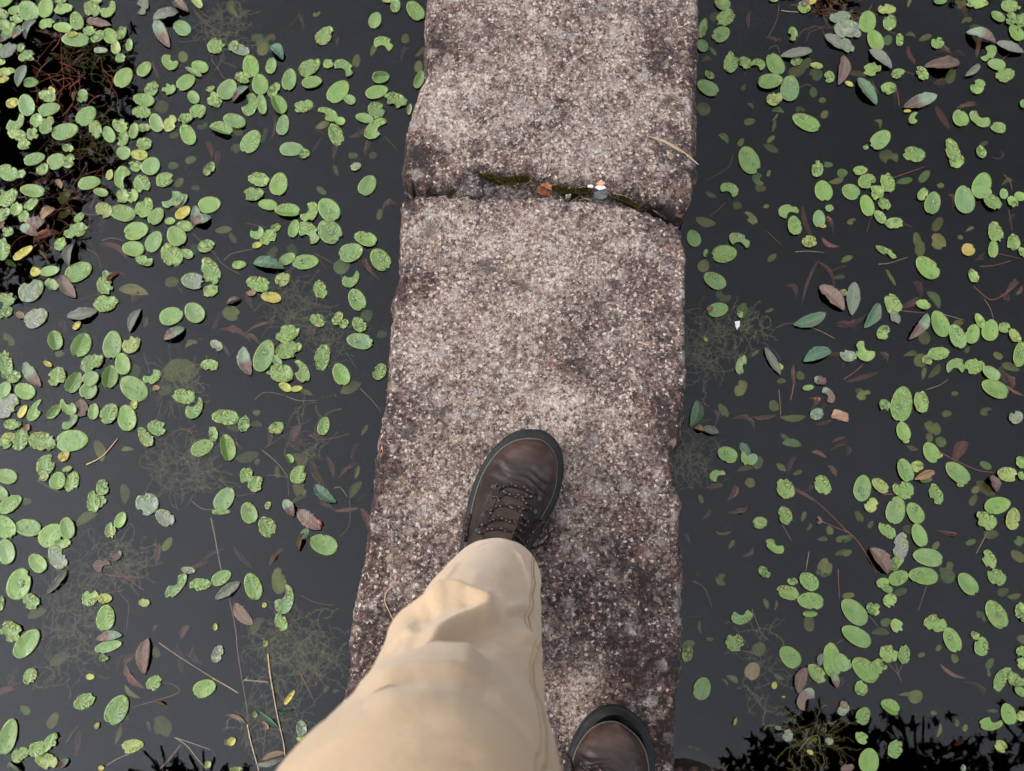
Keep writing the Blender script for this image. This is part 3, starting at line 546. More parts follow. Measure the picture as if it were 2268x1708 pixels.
(0,1260,3.72): """165,125,270,190,75,D;265,270,150,120,140,c;15,290,130,50,80,c;100,515,190,160,140,c;230,615,290,150,50,o;875,405,220,150,85,o;750,240,150,120,20,c;870,245,120,80,0,y;255,885,140,110,70,c;900,640,230,90,15,d;860,735,80,60,0,c;905,565,220,80,10,n;1210,720,310,110,85,n;1275,940,150,110,40,c;705,1090,190,120,25,c;970,1160,270,170,60,d;1690,985,200,140,20,d;1460,140,260,100,50,b;1655,130,180,100,5,c;75,1380,310,140,75,d;425,1430,180,100,60,c;330,1480,180,120,20,c;390,1580,190,130,160,v;175,1530,160,110,30,c;1095,1460,190,110,10,v;475,110,260,60,50,a;1340,1300,190,140,120,s;615,480,50,50,0,s;1100,1010,170,40,140,s;210,1165,100,70,150,s;440,1250,150,80,60,s;310,370,170,80,20,s;1290,690,90,60,100,s;1090,730,120,60,40,r;990,770,110,40,75,r;1120,880,200,70,125,r;1530,520,120,70,60,r;1520,690,150,60,130,r;1640,720,130,60,120,r;1550,800,150,50,80,r;120,920,140,70,70,r;40,1010,140,80,10,r;150,950,80,60,10,r;640,1440,170,60,80,r;980,1370,160,40,75,s;805,1290,60,40,60,y;750,890,70,50,0,y;1195,280,90,70,0,v;530,1600,110,60,40,n;130,1640,140,50,140,a;1290,490,60,20,60,s;840,1640,50,40,0,y;1720,1610,70,50,80,v;1230,1300,100,30,110,s;1040,1230,60,60,0,s;500,740,200,90,30,s;1330,1105,70,30,160,t""",
(470,1260,3.72): """80,75,180,110,30,o;340,145,230,140,110,d;600,250,250,150,80,b;570,440,150,100,110,c;550,100,220,120,95,s;265,370,240,110,130,n;130,180,250,90,35,a;50,700,150,90,70,G;740,1310,130,90,100,G;735,1385,80,70,0,v;165,1420,80,65,40,y;435,300,40,40,0,y;30,480,60,40,90,y;445,615,50,40,60,y;640,1060,150,40,55,y;470,1240,210,40,140,g;600,1165,140,22,5,g;480,1580,250,50,15,a;500,1550,220,50,20,t;270,905,100,22,35,g;200,1240,190,40,155,t;440,1290,80,50,130,t;355,1200,50,50,0,v;945,990,60,30,60,s;1020,1010,50,40,0,s;790,910,70,40,70,s;720,850,50,30,40,s;380,480,180,80,60,s;770,1270,60,30,110,r;120,1430,50,30,100,s;200,1650,110,40,10,v""",
(1480,0,3.875): """460,35,140,110,140,o;490,155,170,130,45,c;450,300,160,130,40,D;295,250,170,70,75,c;290,400,110,90,110,o;535,540,180,120,80,c;655,545,120,100,130,c;770,565,120,100,0,b;915,555,200,140,115,d;870,710,215,125,10,d;1040,765,220,160,85,o;910,855,140,110,30,v;1065,300,120,80,95,b;1095,465,280,80,10,a;1100,535,100,70,20,c;1100,620,150,90,20,s;1180,550,110,80,40,s;1270,570,110,50,170,y;1265,640,110,110,80,s;1380,665,100,90,80,c;1480,610,260,100,80,n;1450,370,260,90,150,a;1470,155,180,100,10,G;1510,255,170,150,40,G;335,760,200,120,150,d;350,650,90,60,140,c;1180,1055,255,130,155,d;690,1380,250,170,110,d;880,1275,140,60,155,s;695,1050,100,60,15,s;1275,1455,140,100,80,c;300,940,120,100,140,s;770,1540,120,90,130,s;785,1620,100,60,0,s;520,1635,160,120,150,b;1330,1640,180,150,100,o;1160,70,110,100,120,c;1230,20,80,50,20,y;1170,30,80,60,60,n;905,5,80,40,0,c;1340,990,80,60,60,s;940,965,110,40,170,s;910,1010,80,20,50,s;900,1080,110,30,80,s;880,1200,80,40,40,s;620,1230,80,50,60,s;1240,800,90,70,80,s;1325,870,70,50,0,s;1130,950,80,60,0,s;1440,1550,130,50,15,s;1490,1490,90,70,0,s;380,450,90,30,130,s;700,180,130,40,85,r;910,340,100,40,165,r;670,640,110,30,60,r;1370,1420,80,50,0,s;640,760,60,40,60,s;860,1490,60,30,70,s;470,1200,110,50,140,s;700,920,70,30,140,s;400,150,90,70,30,s;330,530,90,30,10,s""",
(1868,0,3.875): """205,190,190,145,80,d;270,350,190,130,110,o;370,90,155,85,0,v;395,195,140,110,75,c;480,345,110,65,85,c;805,375,110,100,40,c;245,600,160,110,20,c;465,635,110,80,30,c;385,765,130,105,20,c;200,790,280,100,125,g;315,515,250,90,140,a;840,565,310,100,5,n;655,875,310,110,20,n;1175,330,270,85,160,n;1425,415,250,80,160,a;1100,610,160,60,40,a;670,635,130,90,120,c;1245,460,160,110,50,b;1310,560,155,95,170,o;1385,650,165,115,20,c;1150,750,140,110,50,c;1140,35,190,85,0,c;1430,60,170,100,0,c;1320,150,130,75,145,o;1435,170,110,95,80,c;1520,180,120,90,80,c;1480,290,160,105,125,d;825,15,110,60,0,o;1005,30,100,100,0,s;1000,1020,150,130,110,d;1165,1025,200,110,145,b;1325,1100,140,90,170,c;1545,900,70,70,0,o;315,1205,200,140,45,d;190,1270,50,45,0,c;385,1355,170,120,160,s;600,1330,195,130,175,c;930,1300,220,110,110,c;970,1390,130,110,40,c;1175,1310,110,75,110,c;140,1470,120,75,5,c;200,1560,150,120,30,c;375,1570,170,120,100,c;60,1650,160,130,150,o;285,1640,120,70,150,c;1180,1600,230,160,70,o;545,960,60,25,0,y;600,1020,110,80,60,b;60,290,180,80,170,G;60,220,170,70,160,G;30,400,140,90,120,G;45,725,80,35,150,y;375,350,90,80,60,s;915,660,130,80,70,s;700,330,120,50,20,s;1135,250,120,60,0,s;580,480,150,60,115,r;850,1010,170,70,120,r;840,470,130,50,170,r;1115,430,150,60,100,r;830,730,100,50,0,r;690,1520,130,70,50,s;975,500,120,40,175,r;990,130,100,50,140,r;560,30,90,30,70,s;570,320,90,40,170,s;1400,1580,110,40,20,s;520,1560,140,60,10,s;1060,180,90,50,20,s;830,1600,60,50,0,s;120,650,150,50,170,s;280,1080,90,40,130,s;1200,1240,80,40,30,s;1050,920,140,50,10,r;440,840,110,30,100,r""",
(1480,420,3.875): """1380,165,70,60,20,c;1030,190,175,115,10,b;1080,315,165,115,100,D;1290,255,150,105,90,d;1210,450,130,100,10,v;215,420,150,115,110,o;605,445,190,120,150,b;480,555,215,150,10,o;395,785,210,130,150,d;425,1035,180,120,15,d;355,1030,60,50,40,t;320,275,180,80,165,s;705,250,140,80,130,s;300,660,110,100,60,s;470,910,140,100,150,s;640,1035,120,100,60,s;615,1075,70,50,130,c;1400,935,300,120,135,n;1500,890,70,60,30,v;1210,1115,300,110,20,g;1275,1435,260,110,20,g;895,1475,270,70,120,a;955,1520,70,50,120,v;1525,1430,120,90,150,G;625,1505,170,90,75,b;1325,320,50,30,0,y;1530,600,110,50,25,s;1390,450,150,50,150,r;1215,800,250,40,70,r;1040,890,120,50,130,r;1520,1180,130,60,160,r;890,590,90,50,40,s;1200,290,200,60,110,r;1340,350,120,30,150,r;320,1290,40,30,120,y;320,550,70,40,80,c;1460,760,110,40,10,s;1340,740,260,30,125,r;1420,1490,130,40,140,r;860,1040,80,30,20,s;1080,1600,130,40,95,r;370,50,100,40,150,s;590,140,80,60,0,s;1130,1600,80,70,100,s;745,1410,90,30,40,s;1300,1640,110,70,160,n;840,150,50,40,0,s;1440,690,110,20,15,r""",
(1868,420,3.875): """290,35,130,100,70,c;345,130,120,90,130,c;200,140,190,115,105,o;310,240,130,80,125,o;435,295,160,90,5,c;380,5,90,40,0,c;675,45,120,80,60,c;760,120,195,135,75,D;1035,90,240,170,95,d;1180,30,170,110,0,d;1265,115,170,110,140,c;1370,40,90,70,90,o;1445,110,110,75,120,c;1510,65,100,80,0,o;1300,370,190,120,100,c;1280,515,150,85,85,d;1455,455,140,110,80,c;1535,545,100,60,120,c;360,540,200,60,150,b;715,675,240,150,135,d;1070,520,115,105,0,Y;1110,745,120,80,110,c;805,300,130,80,60,s;625,430,120,70,100,s;650,510,140,90,80,s;810,450,150,120,110,s;80,940,290,120,85,a;235,1085,250,105,60,g;420,985,180,135,110,c;440,1100,120,80,110,a;680,990,125,80,165,c;765,955,180,70,125,s;635,1180,280,90,55,n;340,1230,130,110,60,c;180,1390,190,150,120,b;50,1435,130,90,10,G;825,1155,240,145,110,d;970,1265,220,130,110,d;1100,1245,170,120,70,d;1255,1210,185,145,75,d;1165,1130,140,70,115,o;1375,1190,100,90,20,c;1465,1260,140,80,120,v;1510,1415,220,110,80,D;815,1410,185,110,5,c;685,1270,130,100,110,s;710,1470,90,80,100,c;660,1470,120,110,80,s;965,1520,170,140,30,b;1120,1520,170,130,20,c;1260,1580,170,100,145,o;1430,1530,160,70,160,s;155,1610,220,60,15,r;1440,850,140,60,40,r;1380,930,80,70,140,r;1500,870,70,50,60,r;0,890,50,50,0,v;1320,1430,90,60,150,s;1380,1590,130,70,110,r;620,880,130,50,110,r;560,1000,140,80,20,r;60,1130,230,50,20,r;30,1190,80,50,0,r;1080,350,80,30,25,s;1150,620,60,50,0,r;400,760,170,30,120,s;70,280,80,50,20,s;985,1150,90,60,20,s;770,1560,150,60,50,s;690,1580,110,40,80,s;340,1450,80,30,130,r;1060,1380,60,40,60,s;570,1420,120,50,10,s;1430,260,60,40,60,r;1000,415,50,40,0,s;910,110,100,30,110,r""",
(1480,840,3.875): """220,300,240,110,75,g;360,445,150,70,165,a;260,430,100,45,165,t;505,650,180,130,155,D;655,610,150,80,120,g;715,690,110,90,40,o;765,715,110,90,60,s;420,830,140,100,20,b;620,75,160,100,65,s;905,230,100,80,110,s;1065,325,220,60,0,s;1370,140,150,90,120,n;1295,25,90,60,160,n;1200,75,100,50,10,c;1275,300,120,100,30,G;1000,940,190,140,120,c;1320,910,180,130,110,c;1000,1170,170,110,110,c;785,1235,130,100,10,c;910,1435,180,100,150,b;1055,560,170,70,175,s;970,760,100,50,140,s;1110,800,80,40,20,s;1340,1610,150,130,70,s;1480,1490,120,50,15,s;1490,1375,120,60,15,s;820,1655,120,80,140,c;810,315,180,40,5,r;640,390,150,50,155,r;530,975,120,60,65,r;580,1120,120,60,20,r;1290,650,120,40,160,r;1450,590,140,50,20,r;470,270,130,70,120,s;330,1160,90,50,50,r;470,1305,110,40,0,r;1060,740,120,50,65,r;1400,790,110,50,130,r;1160,990,200,40,150,r;1330,370,120,40,15,r;1290,1215,70,50,100,n;1380,1300,80,60,100,s;970,20,80,50,0,s;1200,220,90,50,100,r;700,890,80,90,60,s;420,920,90,50,10,r;280,1030,80,40,110,s;650,680,120,60,100,c;1330,230,90,30,50,r;1160,1180,90,40,70,s;1320,1380,90,40,0,s;1460,520,100,40,20,r;660,780,140,50,10,s;380,340,120,40,100,r;1000,500,80,40,140,s;160,1370,110,30,120,s;540,1420,90,40,60,s;670,1480,90,40,40,r;1200,1270,70,30,60,s;1190,930,60,30,60,r""",
(1868,840,3.875): """1295,85,245,140,155,d;495,215,305,185,80,D;350,225,110,90,120,c;660,195,190,125,95,c;510,450,170,115,105,o;750,630,190,130,115,d;525,785,210,125,110,D;630,750,110,100,30,v;690,830,190,70,20,t;700,865,100,50,5,d;160,935,230,150,80,D;310,915,170,100,140,v;510,950,190,145,165,c;235,1080,130,110,60,v;790,990,180,110,110,c;445,1125,240,165,75,d;610,1150,200,130,120,D;975,805,250,140,140,d;1215,940,210,90,145,s;1285,900,150,80,110,n;1400,820,175,125,175,v;1520,715,110,90,130,c;1525,830,80,60,120,c;1315,1085,225,145,15,d;1215,1215,200,135,145,c;1450,1200,190,120,80,v;370,1300,180,100,140,c;645,1340,210,120,110,o;490,1430,230,130,80,G;720,1530,260,150,170,o;1245,1545,170,110,110,c;300,1560,270,120,125,n;455,1565,120,90,30,c;430,1620,80,50,20,c;1475,330,120,110,40,G;760,420,160,110,150,s;735,500,90,60,80,s;830,540,100,80,140,s;1000,630,150,110,60,r;1215,740,110,60,150,s;170,135,130,80,25,s;880,300,90,60,10,s;950,125,60,40,0,s;790,1430,90,50,50,s;1260,1335,130,80,10,s;1490,1520,140,80,140,s;880,1620,130,90,40,s;1505,1390,80,110,80,s;590,595,100,40,160,s;1000,910,60,40,0,c;1130,950,80,60,40,s;230,1250,70,40,60,s;870,1320,130,40,165,r;1090,1400,90,50,20,s;30,1370,90,60,30,s;30,1490,80,50,30,s;130,1180,110,60,120,s;1400,30,140,50,120,r;1220,280,100,70,20,s;1450,90,160,30,150,r;1110,1040,110,60,60,s;20,620,80,40,100,r;550,1290,70,90,60,s;130,100,60,40,20,s;530,530,60,50,0,c;830,660,40,30,40,y""",
(1480,1260,3.72): """1020,105,85,60,0,c;980,195,190,115,165,c;1155,105,180,130,140,d;1170,265,220,140,175,d;1165,370,120,60,0,h;1155,450,140,90,90,s;605,395,180,120,15,b;545,605,150,150,90,c;155,700,140,90,80,c;165,630,110,80,20,s;275,985,190,145,70,d;1000,725,210,150,135,D;1215,860,190,110,130,c;1345,750,290,150,95,d;1425,770,160,110,115,o;1100,920,230,100,75,n;1130,1070,200,130,60,n;1365,920,130,60,110,n;690,840,150,130,60,S;745,660,120,110,40,s;870,960,60,45,80,y;550,1255,70,25,70,y;945,1055,30,20,0,y;1165,1510,60,35,150,y;435,90,100,100,60,s;525,910,110,50,150,s;980,1370,100,90,60,G;1250,750,110,60,80,a;900,1310,50,40,0,G;1440,1160,110,80,40,G;1440,1120,70,60,130,t;230,400,80,20,0,r;265,480,110,30,95,s;800,290,90,40,110,s;460,940,80,20,130,s;910,890,100,40,150,s;1280,30,130,80,0,s;230,50,90,30,80,r;880,300,90,20,80,s;1410,940,90,60,60,r;1190,1420,80,50,40,s;1320,1420,70,60,0,G;340,580,60,30,0,s""",
(1868,1260,3.72): """85,355,270,160,135,d;100,555,270,140,150,o;450,75,170,120,25,D;650,60,245,140,175,D;320,115,110,80,20,o;355,165,100,60,160,o;380,260,120,110,60,c;240,330,120,100,150,c;435,470,120,100,120,c;370,700,160,140,150,c;495,705,160,95,85,c;290,800,130,110,140,c;175,830,260,160,140,o;20,780,110,80,120,c;140,980,130,100,90,c;1020,125,215,130,130,o;1255,70,160,130,150,c;1255,375,260,150,120,D;750,450,190,140,175,c;890,585,220,130,115,D;1130,640,160,120,80,c;1080,550,80,60,140,c;1450,340,130,90,80,c;1480,410,60,50,60,c;1465,680,100,90,30,c;1470,780,110,90,140,c;1290,910,200,100,70,c;1350,860,110,90,150,c;1400,910,120,100,120,c;1450,1010,110,70,145,o;1460,930,80,60,40,c;1355,1195,185,120,105,d;1210,1275,195,110,5,b;1460,1210,90,80,60,v;380,1140,170,130,150,h;160,1210,150,120,60,c;145,1390,120,90,140,c;425,1480,160,120,60,c;205,1580,210,165,80,o;300,530,150,60,0,s;345,440,90,70,20,s;590,1050,120,110,30,s;30,1640,110,70,20,n;900,840,200,40,150,r;1060,990,150,40,145,r;850,60,130,110,140,s;1310,190,100,70,20,s;1130,390,110,60,130,s;910,740,80,60,120,s;1200,780,100,60,60,s;1190,860,60,30,100,s;780,1330,120,30,75,s;930,1270,60,40,80,s;1000,1310,60,40,70,s;740,1190,50,40,0,s;980,1640,60,40,80,G;1220,1170,90,30,0,s;1290,1460,120,90,150,v;40,220,100,50,10,s;470,190,110,60,20,s;1400,220,110,50,10,s;500,1030,100,30,10,s;1470,580,70,90,60,s;930,1420,70,60,60,r;780,650,60,40,60,s;640,710,60,40,20,s"""}
GREENS = {'o': [(.104,.192,.028),(.114,.20,.032),(.098,.182,.038),(.124,.207,.034)], 'c': [(.118,.20,.038),(.138,.215,.042),(.102,.18,.038),(.148,.222,.05)],
          'v': [(.20,.23,.05),(.22,.25,.055)], 'y': [(.36,.29,.025),(.30,.29,.04)], 'G': [(.135,.155,.115),(.16,.165,.14),(.12,.15,.12)], 'Y': [(.28,.18,.03)],
          's': [(.10,.125,.025),(.075,.12,.03),(.12,.12,.03)], 'S': [(.19,.15,.07)],
          'n': [(.125,.068,.052),(.105,.055,.045),(.15,.09,.07)], 't': [(.27,.15,.075),(.22,.13,.075)], 'g': [(.05,.12,.065),(.06,.13,.06)], 'a': [(.115,.14,.095),(.13,.14,.105)],
          'r': [(.16,.062,.04),(.13,.055,.038),(.15,.075,.045)]}
def axis_frame(x, y, L, W, ang, z):
    """the leaf's own axes at the water: centre, unit axis, world length and width from the extents seen in the photograph"""
    a = R(ang); c, s_ = math.cos(a), math.sin(a); C = px(x, y, z)
    e = px(x + c*L/2, y - s_*L/2, z) - px(x - c*L/2, y + s_*L/2, z)
    f = px(x - s_*W/2, y - c*W/2, z) - px(x + s_*W/2, y + c*W/2, z)
    ax = e.normalized(); ay = Vector((-ax.y, ax.x, 0)); return C, ax, ay, e.length, abs(f.dot(ay))
def pad_mesh(L, W, kind, rnd, sunk=False):
    """an oval floating leaf: rings from a kernel point to a bitten, ragged or smooth rim, a real edge thickness below"""
    ns, nr = 60, 8; sd = rnd.uniform(0, 99); hl, hw = L/2, W/2
    ragged = {'c': 1., 'v': .55, 'b': .3, 'y': .4, 'G': .35, 'h': .15}.get(kind, .07)
    bites = []; K = Vector((0, 0))
    if kind == 'b':
        a = rnd.choice([rnd.uniform(-2.4, -.7), rnd.uniform(.7, 2.4)]); br = hw * rnd.uniform(.5, .72)
        c = Vector((hl*.6*math.cos(a), hw*.85*math.sin(a))); bites.append((c, br)); K = -c * .5
        if rnd.random() < .5: bites.append((Vector((hl*math.cos(a+2.2), hw*math.sin(a+2.2))), hw*.3))
    if kind in 'cvGY':
        for _ in range(rnd.choice([1, 2, 2, 3])):
            a = rnd.uniform(0, 6.28); bites.append((Vector((hl*1.02*math.cos(a), hw*1.02*math.sin(a))), hw*rnd.uniform(.16, .42)))
    if kind in 'odhDs' and rnd.random() < .55: bites.append((Vector((-hl*1.02, 0)), hw*rnd.uniform(.12, .22)))   # the notch at the stalk
    if kind == 'd' and rnd.random() < .35:
        a = rnd.uniform(0, 6.28); bites.append((Vector((hl*1.03*math.cos(a), hw*1.03*math.sin(a))), hw*rnd.uniform(.12, .25)))
    rim = []
    for k in range(ns):
        t = 2*math.pi*k/ns; d = Vector((math.cos(t)*hl, math.sin(t)*hw)).normalized()
        lo_, hi_ = 0., hl*2
        for _ in range(22):
            m = (lo_+hi_)/2; p = K + d*m; sx = p.x/hl
            # egg outline: rounder base, slightly pointed tip
            inside = abs(sx) < 1 and abs(p.y) < hw * (1 - abs(sx)**2.15) ** .5 * (1 - .10*sx - .06*max(0, sx)**4)
            if inside: lo_ = m
            else: hi_ = m
        m = lo_
        for (c, r) in bites:
            oc = K - c; b = oc.dot(d); disc = b*b - (oc.dot(oc) - r*r)
            if disc > 0:
                t0 = -b - math.sqrt(disc)
                if t0 > 0: m = min(m, max(t0, .12*hw))
        m *= 1 + ragged*(.09*noise.noise(Vector((math.cos(t)*1.6+sd, math.sin(t)*1.6, 0))) + .07*noise.noise(Vector((math.cos(t)*5+sd, math.sin(t)*5, 3))) + .08*noise.noise(Vector((math.cos(t)*13+sd, math.sin(t)*13, 5))))
        rim.append(K + d*m)
    cup = rnd.uniform(.0002, .0014); crm = {'c': .0026, 'v': .0018, 'b': .0016, 'G': .0018, 'h': .001, 'y': .002}.get(kind, .0009) * min(1.2, L/.04); fold = rnd.uniform(.6, 1.1)
    tip = rnd.uniform(-.003, .004); V = []; luv = []
    def zf(p, q):
        u, v = p.x/hl, p.y/hw
        z = .0014 + cup*q*q + .0007*abs(v) + tip*max(0, abs(u)-.6)*.6
        z += crm*(noise.noise(Vector((p.x*85+sd, p.y*85, 1)))*.55 + noise.noise(Vector((p.x*190, p.y*190+sd, 2)))*.35) * (.35+.65*q)
        z += crm*.7*q**4*noise.noise(Vector((u*2.2+sd, v*2.2, 7)))
        return max(.0004, z)
    V.append(Vector((K.x, K.y, zf(K, 0)))); luv.append((K.x/hl, K.y/hw, 0))
    for j in range(1, nr+1):
        q = (j/nr)**.8
        for k in range(ns):
            p = K + (rim[k]-K)*q; V.append(Vector((p.x, p.y, zf(p, q)))); luv.append((p.x/hl, p.y/hw, q))
    if kind == 'h':                                     # one half of the blade folded up along the midrib
        for v in V:
            y = v.y - .1*hw
            if y > 0: v.y = .1*hw + y*math.cos(fold); v.z += y*math.sin(fold)*.75
    top = len(V)
    for k in range(ns):
        p = V[1+(nr-1)*ns+k]; V.append(Vector((p.x*.985, p.y*.985, p.z-.0012))); luv.append((p.x/hl, p.y/hw, 1))
    b2 = len(V); V.append(Vector((K.x, K.y, -.0004))); luv.append((0, 0, 1))
    Fc = [(0, 1+k, 1+(k+1) % ns) for k in range(ns)]
    for j in range(nr-1):
        for k in range(ns):
            a = 1+j*ns; Fc.append((a+k, a+ns+k, a+ns+(k+1) % ns, a+(k+1) % ns))
    a = 1+(nr-1)*ns
    for k in range(ns): Fc.append((a+k, top+k, top+(k+1) % ns, a+(k+1) % ns)); Fc.append((b2, top+(k+1) % ns, top+k))
    return V, Fc, luv
def lance_mesh(L, W, rnd, ragged=.5, curl=1.):
    """a long pointed leaf with a keel, curled edges and a ragged rim"""
    n, m = 34, 8; V = []; luv = []; Fc = []; sd = rnd.uniform(0, 99); bend = rnd.uniform(-.10, .10)*L*(1.8 if curl > 2 else 1)
    ck = rnd.uniform(.2, 1.)*curl; arch = rnd.uniform(-.004, .006)*curl; tail = rnd.uniform(.75, 1.25)
    def pt(u, v):
        prof = max(0, (1-abs(2*u-1)**1.9))**.72 * (1 + .25*(u-.5)*tail)
        e = 1 + ragged*(.22*noise.noise(Vector((u*11, math.copysign(3, v)+sd, 0))) + .12*noise.noise(Vector((u*30, math.copysign(5, v)+sd, 1))))
        y = v*W/2*prof*e; x = (u-.5)*L
        z = .0022 + ck*.0055*v*v*prof*(1+.8*noise.noise(Vector((u*4+sd, v, 2)))) + arch*(1-(2*u-1)**2) + .0022*ragged*noise.noise(Vector((u*9, v*2+sd, 4)))
        return Vector((x, y + bend*(1-(2*u-1)**2), max(.0006, z)))
    for i in range(n+1):
        for j in range(m+1):
            u = i/n; v = 2*j/m-1; V.append(pt(u, v)); luv.append((u, v, 0))
    W_ = m+1
    for i in range(n):
        for j in range(m): a = i*W_+j; Fc.append((a, a+W_, a+W_+1, a+1))
    b = len(V); V += [Vector((p.x, p.y, p.z-.0009)) for p in V]; luv += luv
    for i in range(n):
        for j in range(m): a = b+i*W_+j; Fc.append((a, a+1, a+W_+1, a+W_))
        for j0 in (0, m):
            a = i*W_+j0; Fc.append((a, a+b, a+b+W_, a+W_) if j0 == 0 else (a, a+W_, a+b+W_, a+b))
    return V, Fc, luv
# one water-bead mesh, shared by every drop
def drop_mesh():
    V = []; Fc = []; ns, nr = 14, 5
    for j in range(nr+1):
        q = j/nr*math.pi/2
        for k in range(ns): t = 2*math.pi*k/ns; V.append(Vector((math.cos(q)*math.cos(t), math.cos(q)*math.sin(t), .55*math.sin(q))))
    for j in range(nr):
        for k in range(ns): Fc.append((j*ns+k, j*ns+(k+1) % ns, (j+1)*ns+(k+1) % ns, (j+1)*ns+k))
    Fc.append(tuple(reversed(range(ns))))
    me = bpy.data.meshes.new('water_drop'); me.from_pydata([tuple(v) for v in V], [], Fc); me.polygons.foreach_set('use_smooth', [True]*len(me.polygons)); me.materials.append(M_DROP); return me
DROP = drop_mesh()

# labels: how the leaf looks, which water it lies in, and - where leaves would still be confused - what it lies nearest to
LOOK = {'o': 'smooth oval green leaf', 'd': 'green leaf with small beads', 'D': 'green leaf holding big bead',
        'c': 'crumpled ragged green leaf', 'b': 'bitten green leaf', 'h': 'folded green leaf', 'v': 'olive yellowish leaf', 'y': 'bright yellow leaf', 'Y': 'round yellow brown leaf',
        'G': 'dull grey torn leaf', 's': 'olive leaf underwater', 'S': 'round brownish yellow leaf underwater', 'n': 'purplish brown lance leaf', 't': 'tan curled leaf', 'g': 'dark green lance leaf', 'a': 'grey green lance leaf', 'r': 'reddish brown leaf underwater'}
def where(x, y):
    side = 'left' if x < 1134 else 'right'
    rows = [(140, 'top'), (330, 'upper'), (500, 'beside joint'), (700, 'below joint'), (930, 'mid-height'), (1180, 'boot level'), (1400, 'shin level'), (1580, 'low'), (9999, 'bottom')]
    r = next(t for lim, t in rows if y < lim)
    if x < 1134: c = 'near slab' if x > 670 else ('mid-water' if x > 320 else 'far out')
    else: c = 'near slab' if x < 1650 else ('mid-water' if x < 1950 else 'far out')
    return side, r, c
def tiltword(a):
    a %= 180
    return 'level' if a < 20 or a > 160 else ('tilted up right' if a < 70 else ('upright' if a <= 110 else 'tilted up left'))
LABELS = []          # (object, parts of its label, x, y, size)
CAT = {'n': 'fallen leaf', 't': 'fallen leaf', 'g': 'fallen leaf', 'a': 'fallen leaf', 'r': 'sunken leaf', 's': 'sunken leaf', 'S': 'sunken leaf'}
GRP = {'fallen leaf': 'long fallen leaves floating on the pond', 'sunken leaf': 'leaves sunk under the water', 'pad leaf': 'small oval pad leaves floating on the pond'}
items = []
for (ox, oy, sc), txt in TILES.items():
    for it in txt.split(';'):
        f = it.split(','); X, Y, L, W, A = map(float, f[:5]); items.append((ox+X/sc, oy+Y/sc, L/sc, W/sc, A, f[5].strip()))
pads = [i for i in items if i[5] not in 'ntgarsS']; pads.sort(key=lambda i: -i[2]*i[3])
rest = [i for i in items if i[5] in 'ntgarsS']
print('pads', len(pads), 'others', len(rest))
small = pads[300:]; pads = pads[:300]
def pad_at(x, y, L, W, A, k, rnd, lift=0.):
    C, ax, ay, l, wd = axis_frame(x, y, L, W, A, ZW); kk = 'd' if k == 'D' else k
    V, Fc, luv = pad_mesh(l, wd, kk, rnd)
    base = GREENS.get(kk) or GREENS['c' if kk in 'bh' and rnd.random() < .4 else 'o']; t = rnd.choice(base); j = rnd.uniform(.85, 1.18)
    if kk in 'odhb' and rnd.random() < .25: t = (t[0]*1.05, t[1]*1.0, t[2]*1.7)
    t = tuple(min(.9, c*j*.56) for c in t); wear = {'c': 1., 'v': .8, 'b': .55, 'G': .6, 'h': .4, 'y': .6}.get(kk, .16 if rnd.random() < .7 else .5)
    return C + Vector((0, 0, lift)), ax, ay, l, wd, V, Fc, luv, t, wear
placed = []
for n_, (x, y, L, W, A, k) in enumerate(pads):
    rnd = random.Random(int(x*13+y*7))
    lift = .0012 * sum(1 for (a, b, l2) in placed if math.hypot(a-x, b-y) < (L+l2)*.42); placed.append((x, y, L)); lift = min(lift, .006)
    C, ax, ay, l, wd, V, Fc, luv, t, wear = pad_at(x, y, L, W, A, k, rnd, lift)
    o = mk('pad_leaf', V, Fc, M_PAD, loc=C, tint=t, luv=luv, fl={'wear': [wear]*len(V)}); o.rotation_euler.z = math.atan2(ax.y, ax.x)
    drops = 0
    if k in 'dD':
        spots = []
        if k == 'D': spots.append((rnd.uniform(-.25, .25), rnd.uniform(-.25, .25), rnd.uniform(.13, .17)*wd))
        for _ in range(rnd.randint(3, 6)): spots.append((rnd.uniform(-.68, .68), rnd.uniform(-.6, .6), rnd.uniform(.0011, .0021)))
        top = [v for v in V[:1+8*60]]
        for u, v, r in spots:
            p = Vector((u*l/2, v*wd/2)); q = min(top, key=lambda w_: (w_.x-p.x)**2 + (w_.y-p.y)**2)
            if (Vector((q.x, q.y))-p).length > wd*.2: continue
            dobj = bpy.data.objects.new('water_drop', DROP); COL.objects.link(dobj); dobj.parent = o
            dobj.location = (p.x, p.y, q.z - .0002); dobj.scale = (r*rnd.uniform(.9, 1.2), r, r)
    LABELS.append((o, k, x, y, L, A, rnd))
